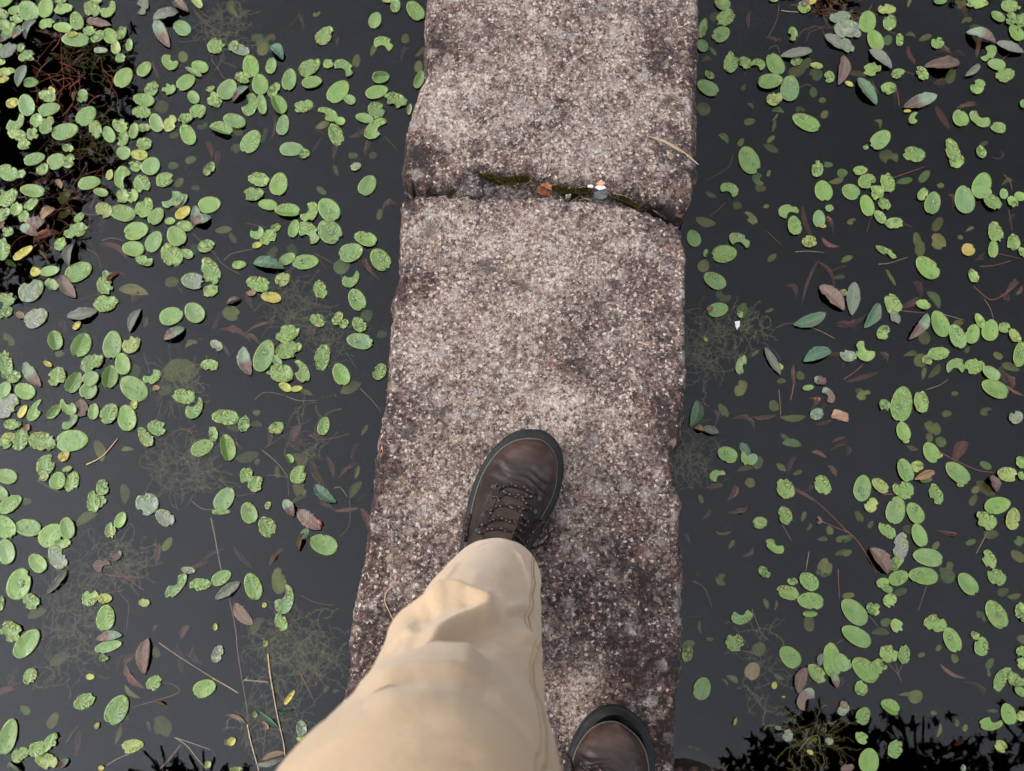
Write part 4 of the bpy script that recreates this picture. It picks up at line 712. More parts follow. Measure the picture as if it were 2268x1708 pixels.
# the many tiny scraps beyond the three hundred largest pads: one object
V_, F_, T_, U_, W_ = [], [], [], [], []
for (x, y, L, W, A, k) in small:
    rnd = random.Random(int(x*13+y*7)); C, ax, ay, l, wd, V, Fc, luv, t, wear = pad_at(x, y, L, W, A, k, rnd, .0005)
    b = len(V_); V_ += [C + ax*v.x + ay*v.y + Vector((0, 0, v.z)) for v in V]; F_ += [tuple(b+i for i in f) for f in Fc]; T_ += [t]*len(V); U_ += luv; W_ += [wear]*len(V)
if V_: tag(mk('pad_leaf_scraps', V_, F_, M_PAD, tint=T_, luv=U_, fl={'wear': W_}), 'tiny green and yellow leaf scraps scattered over the pond', 'leaf scraps', 'small oval pad leaves floating on the pond', 'stuff')
for (x, y, L, W, A, k) in rest:
    rnd = random.Random(int(x*17+y*5)); t = rnd.choice(GREENS[k]); j = rnd.uniform(.85, 1.15); t = tuple(c*j*(1.1 if k in 'rsS' else .58) for c in t)
    if k in 'rsS':
        dep = (rnd.uniform(.006, .02) if k == 'S' else rnd.uniform(.012, .05)) * (1.3 if k == 'r' else 1); z = ZW - dep
        C, ax, ay, l, wd = axis_frame(x, y, L, W, A, z)
        if k == 'r' or L/W > 2.1: V, Fc, luv = lance_mesh(l*(rnd.uniform(1.1, 1.5) if k == 'r' else 1), wd*(rnd.uniform(.6, .9) if k == 'r' else 1), rnd, .9 if k == 'r' else .25, 3. if k == 'r' else 1.); nm = 'sunken_leaf'
        else: V, Fc, luv = pad_mesh(l, wd, rnd.choice('oobcv'), rnd, True); nm = 'sunken_leaf'
        mat = M_SUNK; tl = Matrix.Rotation(rnd.uniform(-.16, .16), 3, 'X') @ Matrix.Rotation(rnd.uniform(-.12, .12), 3, 'Y'); V = [tl @ v for v in V]
    else:
        C, ax, ay, l, wd = axis_frame(x, y, L, W, A, ZW)
        if L/W < 1.75 and k in 'nta': V, Fc, luv = pad_mesh(l, wd, rnd.choice('cGb'), rnd)
        elif k in 'ag': V, Fc, luv = lance_mesh(l, wd, rnd, .45 if W > 12 else .15, 1.1)
        else: V, Fc, luv = lance_mesh(l, wd, rnd, .6, 1.3)
        mat = M_LANCE; nm = 'fallen_leaf'
        if k == 'n' and rnd.random() < .4:            # half brown, half still green
            t2 = (.10, .14, .09); T = [tuple(t[c]+(t2[c]-t[c])*sstep(.4, .62, q[0]) for c in range(3)) for q in luv]; t = T
    o = mk(nm, V, Fc, mat, loc=C + Vector((0, 0, .0006 if mat == M_LANCE else 0)), tint=t, luv=luv); o.rotation_euler.z = math.atan2(ax.y, ax.x)
    LABELS.append((o, k, x, y, L, A, rnd))
def apply_labels():
    base = {}
    for rec in LABELS:
        o, k, x, y, L, A, rnd = rec; look = LOOK[k]; look = look[int(L*7) % len(look)] if isinstance(look, list) else look
        size = 'tiny' if L < 20 else ('small' if L < 36 else ('large' if L > 52 else 'medium'))
        side, r, c = where(x, y); lab = f'{size} {look}, {tiltword(A)}, {side} water, {r}, {c}'; base.setdefault(lab, []).append(rec)
    for lab, recs in base.items():
        for i, rec in enumerate(recs):
            o, k, x, y, L, A, rnd = rec; l2 = lab
            if len(recs) == 2:
                a, b = recs; vert = abs(a[3]-b[3]) > abs(a[2]-b[2]); other = recs[1-i]
                l2 += ', ' + (('upper' if y < other[3] else 'lower') if vert else ('left' if x < other[2] else 'right')) + ' one'
            elif len(recs) > 2:
                vert = max(r_[3] for r_ in recs)-min(r_[3] for r_ in recs) > max(r_[2] for r_ in recs)-min(r_[2] for r_ in recs); key = 3 if vert else 2
                od = sorted(recs, key=lambda r_: r_[key]).index(rec); n = len(recs)
                nm = ['first', 'second', 'third', 'fourth', 'fifth', 'sixth', 'seventh', 'eighth'][od] if od < 8 else 'later'
                l2 += f', {nm} from ' + ('top' if vert else 'left')
            if len(l2.split()) > 16: l2 = l2.replace(' water,', ',', 1)
            if len(l2.split()) > 16: l2 = l2.replace(' one', '').replace('tilted up', 'tilted')
            cat = CAT.get(k, 'pad leaf'); tag(o, l2, cat, GRP[cat])
apply_labels()
# ------------------------------------------------------------------ stems, sticks and straws in the water: material, depth, radius, points in tile pixels
T1, T2 = 3.875, 3.72
STEMS = """0,0,1,r,20,12;310,265;420,290;530,330|0,0,1,r,30,9;530,330;525,480;545,690|0,0,1,r,20,9;520,600;640,540;760,490|0,0,1,r,35,12;270,560;420,650;570,770|0,0,1,r,30,7;110,750;150,790|0,0,1,r,35,8;560,270;450,360;320,520|0,420,1,t,20,8;1650,370;1700,420;1740,470|0,420,1,r,25,10;740,510;830,560;870,680|0,420,1,s,12,8;870,440;960,415;1060,440|0,420,1,r,25,9;690,950;760,920;850,890|470,420,1,m,20,9;0,520;90,640;240,730|470,420,1,s,15,9;100,610;170,550;350,510|470,420,1,m,20,8;300,290;370,305;470,330|470,420,1,m,25,9;880,550;960,590;1050,640|470,420,1,m,20,6;1110,730;1120,830|470,420,1,m,20,6;680,900;760,920;830,980|0,840,1,t,-2,17;740,735;880,660;1010,510|0,840,1,s,15,7;320,870;420,930;510,970|0,840,1,m,18,8;1350,520;1420,510;1500,450;1600,430;1660,490;1670,550|0,840,1,s,12,8;1640,1040;1730,1110;1830,1120|0,840,1,s,4,13;1810,1190;1840,1330;1860,1440;1900,1640;1960,1810|470,840,1,m,12,8;360,180;430,120;520,115;620,140|470,840,1,s,12,10;640,150;750,185;890,180|470,840,1,s,14,8;1270,80;1370,180;1450,280|470,840,1,s,10,10;430,610;560,720;650,840|470,840,1,m,15,9;470,825;560,825;650,845|470,840,1,m,20,7;650,850;655,1000|470,840,1,s,6,10;1050,935;1100,930;1160,1010|470,840,1,m,25,7;1180,1040;1180,1240;1100,1350|470,840,1,r,18,8;210,1005;370,980|470,840,1,m,25,7;450,590;560,520;660,460|470,840,1,r,25,12;840,480;920,520;1060,500;1170,470|470,840,1,m,20,7;640,690;620,620;690,480|0,1260,2,r,8,10;860,45;1000,65;1190,70|0,1260,2,r,15,8;930,0;1060,90;1190,180|0,1260,2,s,3,12;1310,610;1500,740;1785,920|0,1260,2,m,15,8;1090,1140;1300,1080;1470,1020;1440,960;1340,935|0,1260,2,s,2,11;880,1620;960,1570;1060,1525|0,1260,2,m,15,8;550,1430;590,1360;650,1290|0,1260,2,n,2,12;1440,1390;1540,1460;1620,1560;1700,1650|0,1260,2,n,2,10;1440,1390;1590,1440;1730,1490|0,1260,2,m,6,12;1320,1650;1400,1560;1490,1450|0,1260,2,r,15,6;990,210;1060,290;1050,420;1040,540|470,1260,2,s,-3,16;460,700;475,850;500,1000;530,1170;560,1310;590,1440;600,1540|470,1260,2,m,8,11;140,240;190,480;210,680;240,880;290,1180;300,1400|470,1260,2,n,-2,14;290,1280;320,1430;385,1660;400,1720|470,1260,2,n,0,11;0,900;110,960;215,1025|470,1260,2,r,4,10;720,850;780,970;830,1075|470,1260,2,m,20,6;730,220;860,280;1000,300|470,1260,2,d,-2,24;270,915;370,925;470,935|470,1260,2,m,14,8;440,1320;420,1530|1480,0,1,m,18,7;950,40;930,180;850,330|1480,0,1,t,-1,9;970,90;1040,100;1120,105|1480,0,1,m,12,7;860,420;930,390;960,460|1480,0,1,m,18,7;1120,750;1200,725;1250,760|1480,0,1,m,18,5;560,1320;510,1440;320,1550|1868,0,1,r,10,8;430,1525;560,1480;700,1430|1868,0,1,m,10,7;380,265;450,290|1868,0,1,r,15,14;450,750;470,830;480,910|1868,0,1,r,15,8;240,680;300,800|1868,0,1,r,12,9;490,600;610,640|1868,0,1,r,8,9;1350,520;1430,460|1868,0,1,m,12,9;1380,1500;1430,1560;1450,1640|1868,0,1,n,16,4;1280,1350;1330,1365;1375,1330;1350,1290|1480,420,1,r,20,7;360,230;430,170;490,110|1480,420,1,n,1,8;1090,535;1200,528;1340,540|1480,420,1,m,20,6;850,360;970,475|1480,420,1,n,2,8;1220,1180;1320,1220;1430,1280|1480,420,1,n,8,7;220,1130;300,1170|1480,420,1,m,10,7;150,1040;270,1015|1868,420,1,s,10,11;300,640;400,630;550,580|1868,420,1,r,15,8;240,230;200,370|1868,420,1,r,12,7;510,290;590,320|1868,420,1,r,10,9;1170,660;1300,650;1440,610|1868,420,1,r,14,8;1420,170;1450,350|1868,420,1,r,22,12;1120,830;1250,940;1350,920;1480,830|1868,420,1,s,12,8;1210,940;1260,1020;1290,1120|1868,420,1,s,6,8;860,1070;1040,1120|1868,420,1,r,8,10;500,1040;700,1060|1868,420,1,r,10,9;0,1630;90,1570;170,1500|1868,420,1,r,14,7;1330,550;1520,590|1480,840,1,m,20,14;950,90;960,200;965,310|1480,840,1,r,15,16;1080,0;1070,90;1050,180|1480,840,1,m,10,8;980,1250;1060,1390|1480,840,1,s,8,10;1210,1480;1195,1560;1180,1650|1480,840,1,r,30,12;1080,950;1200,1010;1330,1100;1530,1300|1480,840,1,r,14,8;1320,1220;1550,1320|1868,840,1,s,10,9;710,90;830,50;900,0|1868,840,1,r,14,9;820,620;950,690;1150,780;1300,800|1868,840,1,r,25,13;0,1280;130,1400;290,1660|1868,840,1,s,8,11;1240,1310;1190,1400;1140,1500|1868,840,1,r,5,8;350,990;430,985|1480,1260,2,m,22,8;200,100;300,160;360,320|1480,1260,2,r,20,9;1400,0;1410,250|1480,1260,2,m,10,7;690,330;770,545|1480,1260,2,r,12,8;1390,615;1450,580|1868,1260,2,m,25,8;690,130;650,250;620,340|1868,1260,2,m,10,7;210,380;290,480|1868,1260,2,m,15,7;370,780;450,870;480,930|1868,1260,2,m,15,7;430,780;470,920|1868,1260,2,m,15,7;490,790;450,860|0,840,1,m,25,7;1350,350;1390,180|470,840,1,m,25,6;770,340;800,220;900,200|470,0,1,r,20,9;160,220;290,100|470,0,1,r,12,8;0,520;100,670|470,0,1,s,20,5;860,1300;940,1180|470,0,1,s,20,5;1480,1170;1590,1290|1480,1260,2,n,3,7;1070,1510;1160,1400;1240,1380;1250,1510"""
SM = {'r': (M_REDSTEM, 'reddish'), 's': (M_STRAW, 'straw coloured'), 't': (M_STRAW, 'tan'), 'm': (M_STEM, 'dull brown'), 'n': (M_NEEDLE, 'pale dry'), 'd': (flat('dark_stick', (.10, .065, .05), .6), 'dark brown')}
STEMREC = []
for seg_ in STEMS.split('|'):
    f = seg_.split(';'); ox, oy, sc, m, dep, wd = f[0].split(','); ox, oy, dep, wd = float(ox), float(oy), float(dep)/1000, float(wd); sc = T1 if sc == '1' else T2
    P = []; pp = [tuple(map(float, q.split(','))) for q in f[1:]]
    for i, (X, Y) in enumerate(pp):
        zz = ZW - dep * (1 + .25*math.sin(i*2.1+X)) if dep > 0 else ZW - dep
        P.append(px(ox+X/sc, oy+Y/sc, zz))
    r = wd/sc*.5*1.5/F*.8; V, Fc = tube(spline(P, 5), lambda t: r*(1-.35*t), 6)
    nm = 'plant_stem' if m in 'rm' else 'dry_stalk'; o = mk(nm, V, Fc, SM[m][0])
    xs = [ox+X/sc for X, Y in pp]; ys = [oy+Y/sc for X, Y in pp]; mx_, my_ = sum(xs)/len(xs), sum(ys)/len(ys)
    ln = math.hypot(xs[-1]-xs[0], ys[-1]-ys[0]); an = math.degrees(math.atan2(-(ys[-1]-ys[0]), xs[-1]-xs[0]))
    STEMREC.append((o, SM[m][1], 'underwater' if dep > .004 else 'at the surface', 'long' if ln > 55 else 'short', mx_, my_, an))
base = {}
for rec in STEMREC:
    o, col, dp, ln, x, y, an = rec; side, r, c = where(x, y); base.setdefault(f'{ln} {col} stem {dp}, {tiltword(an)}, {side} water, {r}, {c}', []).append(rec)
for lab, recs in base.items():
    recs.sort(key=lambda q: q[5])
    for i, rec in enumerate(recs):
        l2 = lab + ('' if len(recs) == 1 else (', upper one' if i == 0 else ', lower one') if len(recs) == 2 else ', ' + ['first', 'second', 'third', 'fourth', 'fifth'][min(i, 4)] + ' from top')
        if len(l2.split()) > 16: l2 = l2.replace('level with the ', 'by the ').replace('just below the joint level', 'below the joint')
        tag(rec[0], l2, 'plant stem', 'stems and stalks in the water')

# ------------------------------------------------------------------ fine water weed: uncountable threads, one object per tangle
def weed(x, y, rx, ry, n, seed, label, zt=.008, mat=None, wob=.3):
    rnd = random.Random(seed); V = []; Fc = []; sc = 1.47/F
    for k in range(n):
        a = rnd.random()*6.28; q = rnd.random()**.6
        p = px(x + rx*q*math.cos(a), y + ry*q*math.sin(a), ZW - zt - .012 - rnd.random()*.04); hd = rnd.random()*6.28; path = [p.copy()]
        cv = rnd.uniform(-.07, .07)
        for i in range(rnd.randint(8, 22)):
            hd += cv + rnd.gauss(0, wob); p = p + Vector((math.cos(hd), math.sin(hd), rnd.gauss(0, .12)))*rnd.uniform(.0018, .0034); p.z = min(p.z, ZW-.003); path.append(p.copy())
        tube(path, rnd.uniform(.0001, .00022) if mat is None else rnd.uniform(.0004, .001), 3 if mat is None else 5, V, Fc)
        for p in path[1::1]:                            # whorls of hair-fine leaflets
            for _ in range(3 if mat is None else 0):
                t = rnd.random()*6.28; e = p + Vector((math.cos(t), math.sin(t), rnd.uniform(-.3, .3)))*rnd.uniform(.0012, .0042); tube([p, e], .00011, 3, V, Fc)
    return tag(mk('water_weed', V, Fc, mat or M_WEED), label, 'water weed', 'tangles of fine water weed', 'stuff')
weed(413, 1033, 62, 70, 95, 1, 'fine feathery weed tangle around the grey sunken leaf, left water')
weed(150, 1395, 75, 110, 110, 2, 'fine feathery weed tangle among the leaves low in the left water')
weed(660, 1435, 95, 85, 170, 3, 'dense fine weed tangle beside the trouser knee, left water')
weed(648, 690, 60, 60, 95, 4, 'fine weed tangle left of the slab just below the joint')
weed(735, 760, 40, 60, 40, 5, 'thin weed strands trailing near the slab left edge')
weed(1610, 745, 110, 35, 80, 6, 'thin weed strands below the white chip in the right water')
weed(1545, 790, 45, 60, 50, 7, 'fine weed tangle beside the slab right edge')
weed(1530, 1010, 45, 60, 60, 8, 'fine weed tangle at the notch in the slab right edge')
weed(500, 60, 55, 60, 70, 9, 'fine weed tangle at the top of the left water')
weed(250, 1240, 90, 40, 70, 10, 'fine weed tangle below the grey sunken leaf, left water')
weed(690, 960, 30, 100, 25, 11, 'sparse weed strands level with the boot, left water')
weed(1690, 1480, 40, 90, 35, 12, 'sparse weed strands low in the right water')
weed(600, 1590, 80, 60, 50, 13, 'sparse weed among the dry stalks, bottom left')
weed(1790, 1640, 60, 40, 50, 15, 'weed tangle in the dark tree reflection, bottom right')
weed(185, 130, 60, 45, 45, 14, 'weed tangle in the dark reflection, upper left')
weed(390, 850, 45, 40, 70, 16, 'round silty weed clump under water left of centre')

weed(150, 190, 110, 110, 60, 21, 'reddish brown stems tangled under water in the upper left dark reflection', .0, M_REDSTEM, .10)
weed(110, 430, 100, 110, 55, 22, 'brown stems tangled under water at the far left, level with the joint', .0, flat('rust_stem', (.15, .06, .03), .7, .2), .10)
weed(1840, 25, 60, 40, 40, 23, 'brown stems tangled under water at the top of the right water', .0, flat('brown_stem', (.16, .07, .03), .7, .2), .12)
weed(210, 300, 80, 70, 50, 24, 'thin dark weed threads in the upper left dark reflection')
# small things on the water
P = px(1480+590/T1, 420+1165/T1, ZW)
def chip(name, x, y, L, W, ang, th, mat, label, cat, seed):
    rnd = random.Random(seed); C, ax, ay, l, wd = axis_frame(x, y, L, W, ang, ZW); bm = bmesh.new(); bmesh.ops.create_cube(bm, size=1)
    bmesh.ops.scale(bm, vec=(l, wd, th), verts=bm.verts); bmesh.ops.bevel(bm, geom=bm.edges[:], offset=th*.2, segments=2, affect='EDGES'); bmesh.ops.subdivide_edges(bm, edges=[e for e in bm.edges if e.calc_length() > wd*.4], cuts=3, use_grid_fill=True)
    for v in bm.verts: v.co += Vector((rnd.uniform(-1, 1), rnd.uniform(-1, 1), rnd.uniform(-1, 1)))*th*.10; v.co.x *= 1 + .18*v.co.y/wd
    me = bpy.data.meshes.new(name); bm.to_mesh(me); bm.free(); o = link(name, me, mat, loc=C+Vector((0, 0, th*.3))); o.rotation_euler.z = math.atan2(ax.y, ax.x); return tag(o, label, cat)
chip('wood_chip', 1480+1472/T1, 840+315/T1, 36, 19, 163, .006, flat('wood', (.17, .095, .06), .7, .3, .45, 120), 'orange brown chip of wood floating in the right water', 'wood chip', 3)
o = shard('shell_chip', 1480+590/T1, 420+1165/T1, 1, M_SHELL, 'white shell chip floating right of the slab, below mid-height leaves', 'shell', 11, 5, ox=0, oy=0, sc=1)
me = o.data; o.location = P + Vector((0, 0, .002))
for i, v in enumerate(me.vertices): v.co = Vector(((-6, 7, 5, -2, -5)[i % 5] if i < 10 else 0, (8, 10, -4, -13, -3)[i % 5] if i < 10 else 0, v.co.z/.0006*.6)) * .0006
# the red bug resting on the brown leaf
def bug():
    V = []; Fc = []; n, m = 12, 8; C = px(470+925/T1, 840+1230/T1, ZW+.006)
    for j in range(m+1):
        q = math.pi*j/m
        for k in range(n): t = 2*math.pi*k/n; V.append(Vector((.0052*math.cos(q), .0032*math.sin(q)*math.cos(t), .0024*math.sin(q)*math.sin(t))))
    for j in range(m):
        for k in range(n): Fc.append((j*n+k, j*n+(k+1) % n, (j+1)*n+(k+1) % n, (j+1)*n+k))
    o = mk('bug', V, Fc, flat('red_shell', (.13, .008, .010), .35, .5, .3, 500), loc=C); o.rotation_euler.z = R(125)
    hv, hf = [], []
    for j in range(7):
        q = math.pi*j/6
        for k in range(10): t = 2*math.pi*k/10; hv.append(Vector((.0055+.0014*math.cos(q), .0016*math.sin(q)*math.cos(t), .0013*math.sin(q)*math.sin(t))))
    for j in range(6):
        for k in range(10): hf.append((j*10+k, j*10+(k+1) % 10, (j+1)*10+(k+1) % 10, (j+1)*10+k))
    mk('head', hv, hf, flat('bug_black', (.015, .012, .012), .4), o)
    return tag(o, 'small dark red bug on the purplish brown leaf near the slab left edge', 'bug')
bug()
# ------------------------------------------------------------------ the walker
person = empty('person', px(1100, 1300, 0)); person.location = (0, -.05, 0)
tag(person, 'walker in khaki trousers and brown laced leather hiking boots stepping along the stone slab', 'person')
INV = Matrix.Translation(-Vector(person.location))
def pmk(name, V, Fc, mat, parent=None, **kw):
    par = parent or person
    off = Vector(person.location)
    return mk(name, [Vector(v) - off for v in V], Fc, mat, parent=par, **kw)
def m_cloth():
    s = NT('khaki_cotton'); v = s.coord()
    n = s.noise(v, 7, 4, .6); f = s.noise(v, 900, 2, .6)
    col = s.mix(s.ramp(n, .35, .65, 0, 1), (.315, .218, .132), (.355, .252, .158))
    col = s.mix(s.ramp(f, .3, .7, 0, .5), col, (.25, .175, .104))
    h = s.math('ADD', s.math('MULTIPLY', f, .5), s.math('MULTIPLY', s.noise(v, 130, 4, .7), 1.6))
    s.b.inputs['Sheen Weight'].default_value = .15
    return s.done(col, .85, s.bump(h, .35, .0012), .2)
M_CLOTH = m_cloth()
c2 = lambda x, y: (590+x/3.04, 1160+y/3.04)
LEG = [(1550, 383, 300, .085), (1500, 475, 342, .20), (1432, 665, 416, .33), (1372, 880, 478, .43), (1318, 1060, 556, .50), (1268, 1270, 618, .55), (1205, 1490, 712, .60), (1170, 1690, 806, .65), (1118, 1880, 900, .70), (1015, 2120, 1005, .74), (905, 2400, 1118, .78)]
def leg_rings():
    out = []
    for x, y, r, z in LEG:
        X, Y = c2(x, y); C = px(X, Y, z); dep = (C - CAM).dot(FWD); out.append((C, r/3.04*dep/F))
    out.append((Vector((-.072, -.185, .86)), .105)); out.append((Vector((-.07, -.205, .95)), .085))
    return out
SHARP = [  # overlapping folds: one crisp side, one that eases away (+1: crisp on the upper side in the picture)
 ([(740,770),(830,700),(1000,606),(1200,528),(1400,474),(1520,480)], 120, .0075, 1), ([(1020,890),(1180,805),(1300,740),(1420,700),(1540,690)], 110, .0075, -1), ([(1110,640),(1215,556),(1330,575),(1440,630),(1540,672)], 70, .0055, 1),
 ([(600,1125),(760,1015),(950,940),(1150,905),(1350,920),(1520,975)], 200, .0070, 1), ([(1640,700),(1760,800),(1850,850),(1920,870)], 90, .0045, 1), ([(1500,560),(1620,590),(1740,560),(1830,600)], 80, .0035, -1),
 ([(690,980),(800,880),(930,800),(1060,760)], 80, .0045, -1), ([(1300,250),(1200,400),(1060,520)], 90, .0028, -1), ([(1680,180),(1745,320),(1775,500)], 60, .0030, -1)]
FOLDS = [  # sculpted folds of the cloth, as lines seen from above (trouser crop), half width, height in m
 ([(760,745),(830,690),(1000,600),(1200,522),(1400,470),(1500,475)], 42, -.0060), ([(800,800),(900,700),(1050,625),(1200,575),(1330,560)], 46, .0085),
 ([(900,900),(1020,720),(1110,620),(1215,556)], 40, .0050), ([(1215,556),(1330,575),(1440,630),(1530,670)], 26, .0055), ([(1300,640),(1400,660),(1500,690)], 26, -.0045),
 ([(1040,880),(1180,800),(1300,735),(1420,695),(1520,688)], 32, .0075), ([(1150,870),(1300,790),(1430,745),(1560,740)], 42, -.0060), ([(960,800),(1060,700),(1180,670)], 34, -.0050),
 ([(650,1080),(800,960),(950,880),(1150,828),(1400,815),(1560,850)], 34, -.0050), ([(600,1120),(760,1010),(950,935),(1150,905),(1350,920),(1500,970)], 48, .0070),
 ([(720,1060),(900,1000),(1050,975),(1250,985),(1400,1040)], 30, -.0035), ([(850,1130),(1100,1085),(1300,1090),(1500,1135)], 40, -.0040), ([(700,1140),(950,1040),(1150,1030),(1330,1050)], 34, .0035),
 ([(1650,140),(1720,260),(1760,420),(1775,560)], 7, .0030), ([(1395,170),(1490,128),(1600,140),(1705,178)], 6, -.0024), ([(1775,560),(1780,700),(1800,900),(1850,1200),(1900,1450)], 8, .0022), ([(1790,560),(1800,900),(1870,1200)], 8, -.0016), ([(1600,300),(1690,440),(1760,545)], 45, -.0040), ([(1760,545),(1640,570),(1560,640)], 26, .0035),
 ([(1500,480),(1580,560),(1680,600),(1800,620),(1900,640)], 50, -.0060), ([(1700,380),(1800,400),(1900,410)], 60, .0035), ([(1640,700),(1760,800),(1860,850),(1950,880)], 45, .0045), ([(1700,830),(1780,845),(1860,862)], 18, -.0040),
 ([(1780,930),(1860,950),(1950,970)], 45, -.0055), ([(1450,760),(1560,840),(1700,940),(1820,1060)], 60, .0035), ([(1400,840),(1560,950),(1700,1100)], 60, -.0030),
 ([(1450,300),(1380,420),(1250,470)], 60, .0030), ([(1420,180),(1560,200),(1680,190)], 40, -.0018), ([(1240,330),(1120,470),(960,600)], 60, -.0022),
 ([(300,1430),(560,1260),(800,1160),(1050,1110)], 50, -.0022), ([(250,1600),(560,1400),(900,1235),(1200,1170)], 50, .0042), ([(300,1680),(620,1500),(980,1340),(1300,1330)], 70, -.0035),
 ([(900,1420),(1150,1460),(1400,1500),(1600,1560)], 60, .0026), ([(1000,1500),(1250,1540),(1500,1620)], 60, -.0022), ([(1500,1150),(1680,1300),(1850,1500)], 70, .0028), ([(430,1270),(300,1400),(150,1560),(20,1690)], 55, .0028)]
SEGS = [(a, b, w_, h_, (i == 0), (i == len(L)-2)) for L, w_, h_ in FOLDS for i, (a, b) in enumerate(zip(L, L[1:]))]
def fold_height(x, y):
    tot = 0
    for L, w_, h_ in FOLDS:
        best = 1e9; bt = 0; n = len(L)-1
        for i in range(n):
            (ax, ay), (bx, by) = L[i], L[i+1]; dx, dy = bx-ax, by-ay
            t = max(0, min(1, ((x-ax)*dx+(y-ay)*dy)/(dx*dx+dy*dy))); d = math.hypot(x-ax-t*dx, y-ay-t*dy)
            if d < best: best, bt = d, (i+t)/n
        if best < 3*w_: tot += (.75 if y < 900 else .5)*h_*math.exp(-(best/w_)**1.45)*min(1, 4*bt+.1, 4*(1-bt)+.1)
    for L, w_, h_, sg in SHARP:
        best = 1e9; bt = 0; sd = 1; n = len(L)-1
        for i in range(n):
            (ax, ay), (bx, by) = L[i], L[i+1]; dx, dy = bx-ax, by-ay
            t = max(0, min(1, ((x-ax)*dx+(y-ay)*dy)/(dx*dx+dy*dy))); d = math.hypot(x-ax-t*dx, y-ay-t*dy)
            if d < best: best, bt, sd = d, (i+t)/n, (1 if dx*(y-ay)-dy*(x-ax) > 0 else -1)*sg*(1 if dx > 0 else -1)
        q = best*sd                                         # positive on the easing side
        if best < 3*w_: tot += 1.5*h_*(math.exp(-(q/w_)**2) if q > 0 else math.exp(-(q/(w_*.16))**2))*min(1, 5*bt+.05, 5*(1-bt)+.05)
    return tot
def trouser_leg():
    Rg = leg_rings(); cs = spline([r[0] for r in Rg], 26); rs = [v.x for v in spline([Vector((r[1], 0, 0)) for r in Rg], 26)]
    V = []; Fc = []; ns = 230; n = len(cs)
    for i, (C, r) in enumerate(zip(cs, rs)):
        ax = (cs[min(i+1, n-1)] - cs[max(i-1, 0)]).normalized()
        a = Vector((1, 0, 0)) - ax*ax.x; a.normalize(); b = ax.cross(a)          # b points forward (+Y)
        for k in range(ns):
            t = 2*math.pi*k/ns; nn = a*math.cos(t) + b*math.sin(t); p = C + nn*r
            if (CAM - p).normalized().dot(nn) > -.35 or nn.y > 0:
                X, Y = proj(p); x, y = (X-590)*3.04, (Y-1160)*3.04; fc = sstep(-.05, .4, (CAM - p).normalized().dot(nn)); h = fold_height(x, y)*(.12+.88*fc) if -300 < x < 2300 and y < 1900 else 0
            else: h = 0
            h += .0018*noise.noise(p*13) + .0006*noise.noise(p*38)
            if i < 6: h -= .0012*(1 - i/6)
            V.append(p + nn*h)
    for i in range(n-1):
        for k in range(ns): a = i*ns; Fc.append((a+k, a+(k+1) % ns, a+ns+(k+1) % ns, a+ns+k))
    # turned hem: an inner face going back up inside
    base = len(V)
    for q in (1, 2):
        for k in range(ns):
            p = V[k]; c = cs[0]; V.append(c + (p-c)*(.975 if q == 1 else .955) + (cs[8]-cs[0])*(0 if q == 1 else 1))
    for k in range(ns):
        k2 = (k+1) % ns; Fc.append((k, base+k, base+k2, k2)); Fc.append((base+k, base+ns+k, base+ns+k2, base+k2))
    return V, Fc
def simple_leg(path, rad, ns=60):
    cs = spline([Vector(p) for p in path], 14); rs = [v.x for v in spline([Vector((r, 0, 0)) for r in rad], 14)]; V = []; Fc = []; n = len(cs)
    for i, (C, r) in enumerate(zip(cs, rs)):
        ax = (cs[min(i+1, n-1)] - cs[max(i-1, 0)]).normalized(); a = (Vector((1, 0, 0)) - ax*ax.x).normalized(); b = ax.cross(a)
        for k in range(ns):
            t = 2*math.pi*k/ns; nn = a*math.cos(t) + b*math.sin(t); p = C + nn*r; V.append(p + nn*(.004*noise.noise(p*14) + .003*noise.noise(Vector((p.x*8, p.y*8, p.z*40)))))
    for i in range(n-1):
        for k in range(ns): a = i*ns; Fc.append((a+k, a+(k+1) % ns, a+ns+(k+1) % ns, a+ns+k))
    return V, Fc
V, Fc = trouser_leg()
for (v2, f2) in (simple_leg([(.035, -.275, .07), (.05, -.26, .25), (.085, -.205, .48), (.095, -.20, .68), (.09, -.20, .86), (.085, -.20, .93)], [.062, .07, .077, .092, .105, .085]),
                 simple_leg([(0, -.195, .76), (0, -.197, .82), (0, -.20, .90), (0, -.205, .98), (0, -.21, 1.04)], [.075, .135, .150, .140, .128], 72)):
    b = len(V)
    if v2[0].z > .5: v2 = [Vector((v.x*1.35, (v.y+.2)*.92-.2, v.z)) for v in v2]
    V += v2; Fc += [tuple(b+i for i in f) for f in f2]
LEGV = list(V)
trs = pmk('trousers', V, Fc, M_CLOTH)
M_SEAM = flat('seam_thread', (.275, .19, .115), .9, .1, .25, 600)
_ns = 230; _n = 26*(len(leg_rings())-1)+1; sv, sf = [], []
for k0, r0 in ((20, .0010), (23, .0005)): tube([LEGV[i*_ns+k0] - Vector(person.location) for i in range(1, _n-30)], r0, 6, sv, sf)
hem_ = [LEGV[5*_ns+k] - Vector(person.location) for k in range(_ns)]; tube(hem_ + [hem_[0]], .0005, 5, sv, sf)
mk('seam', sv, sf, M_SEAM, parent=trs)

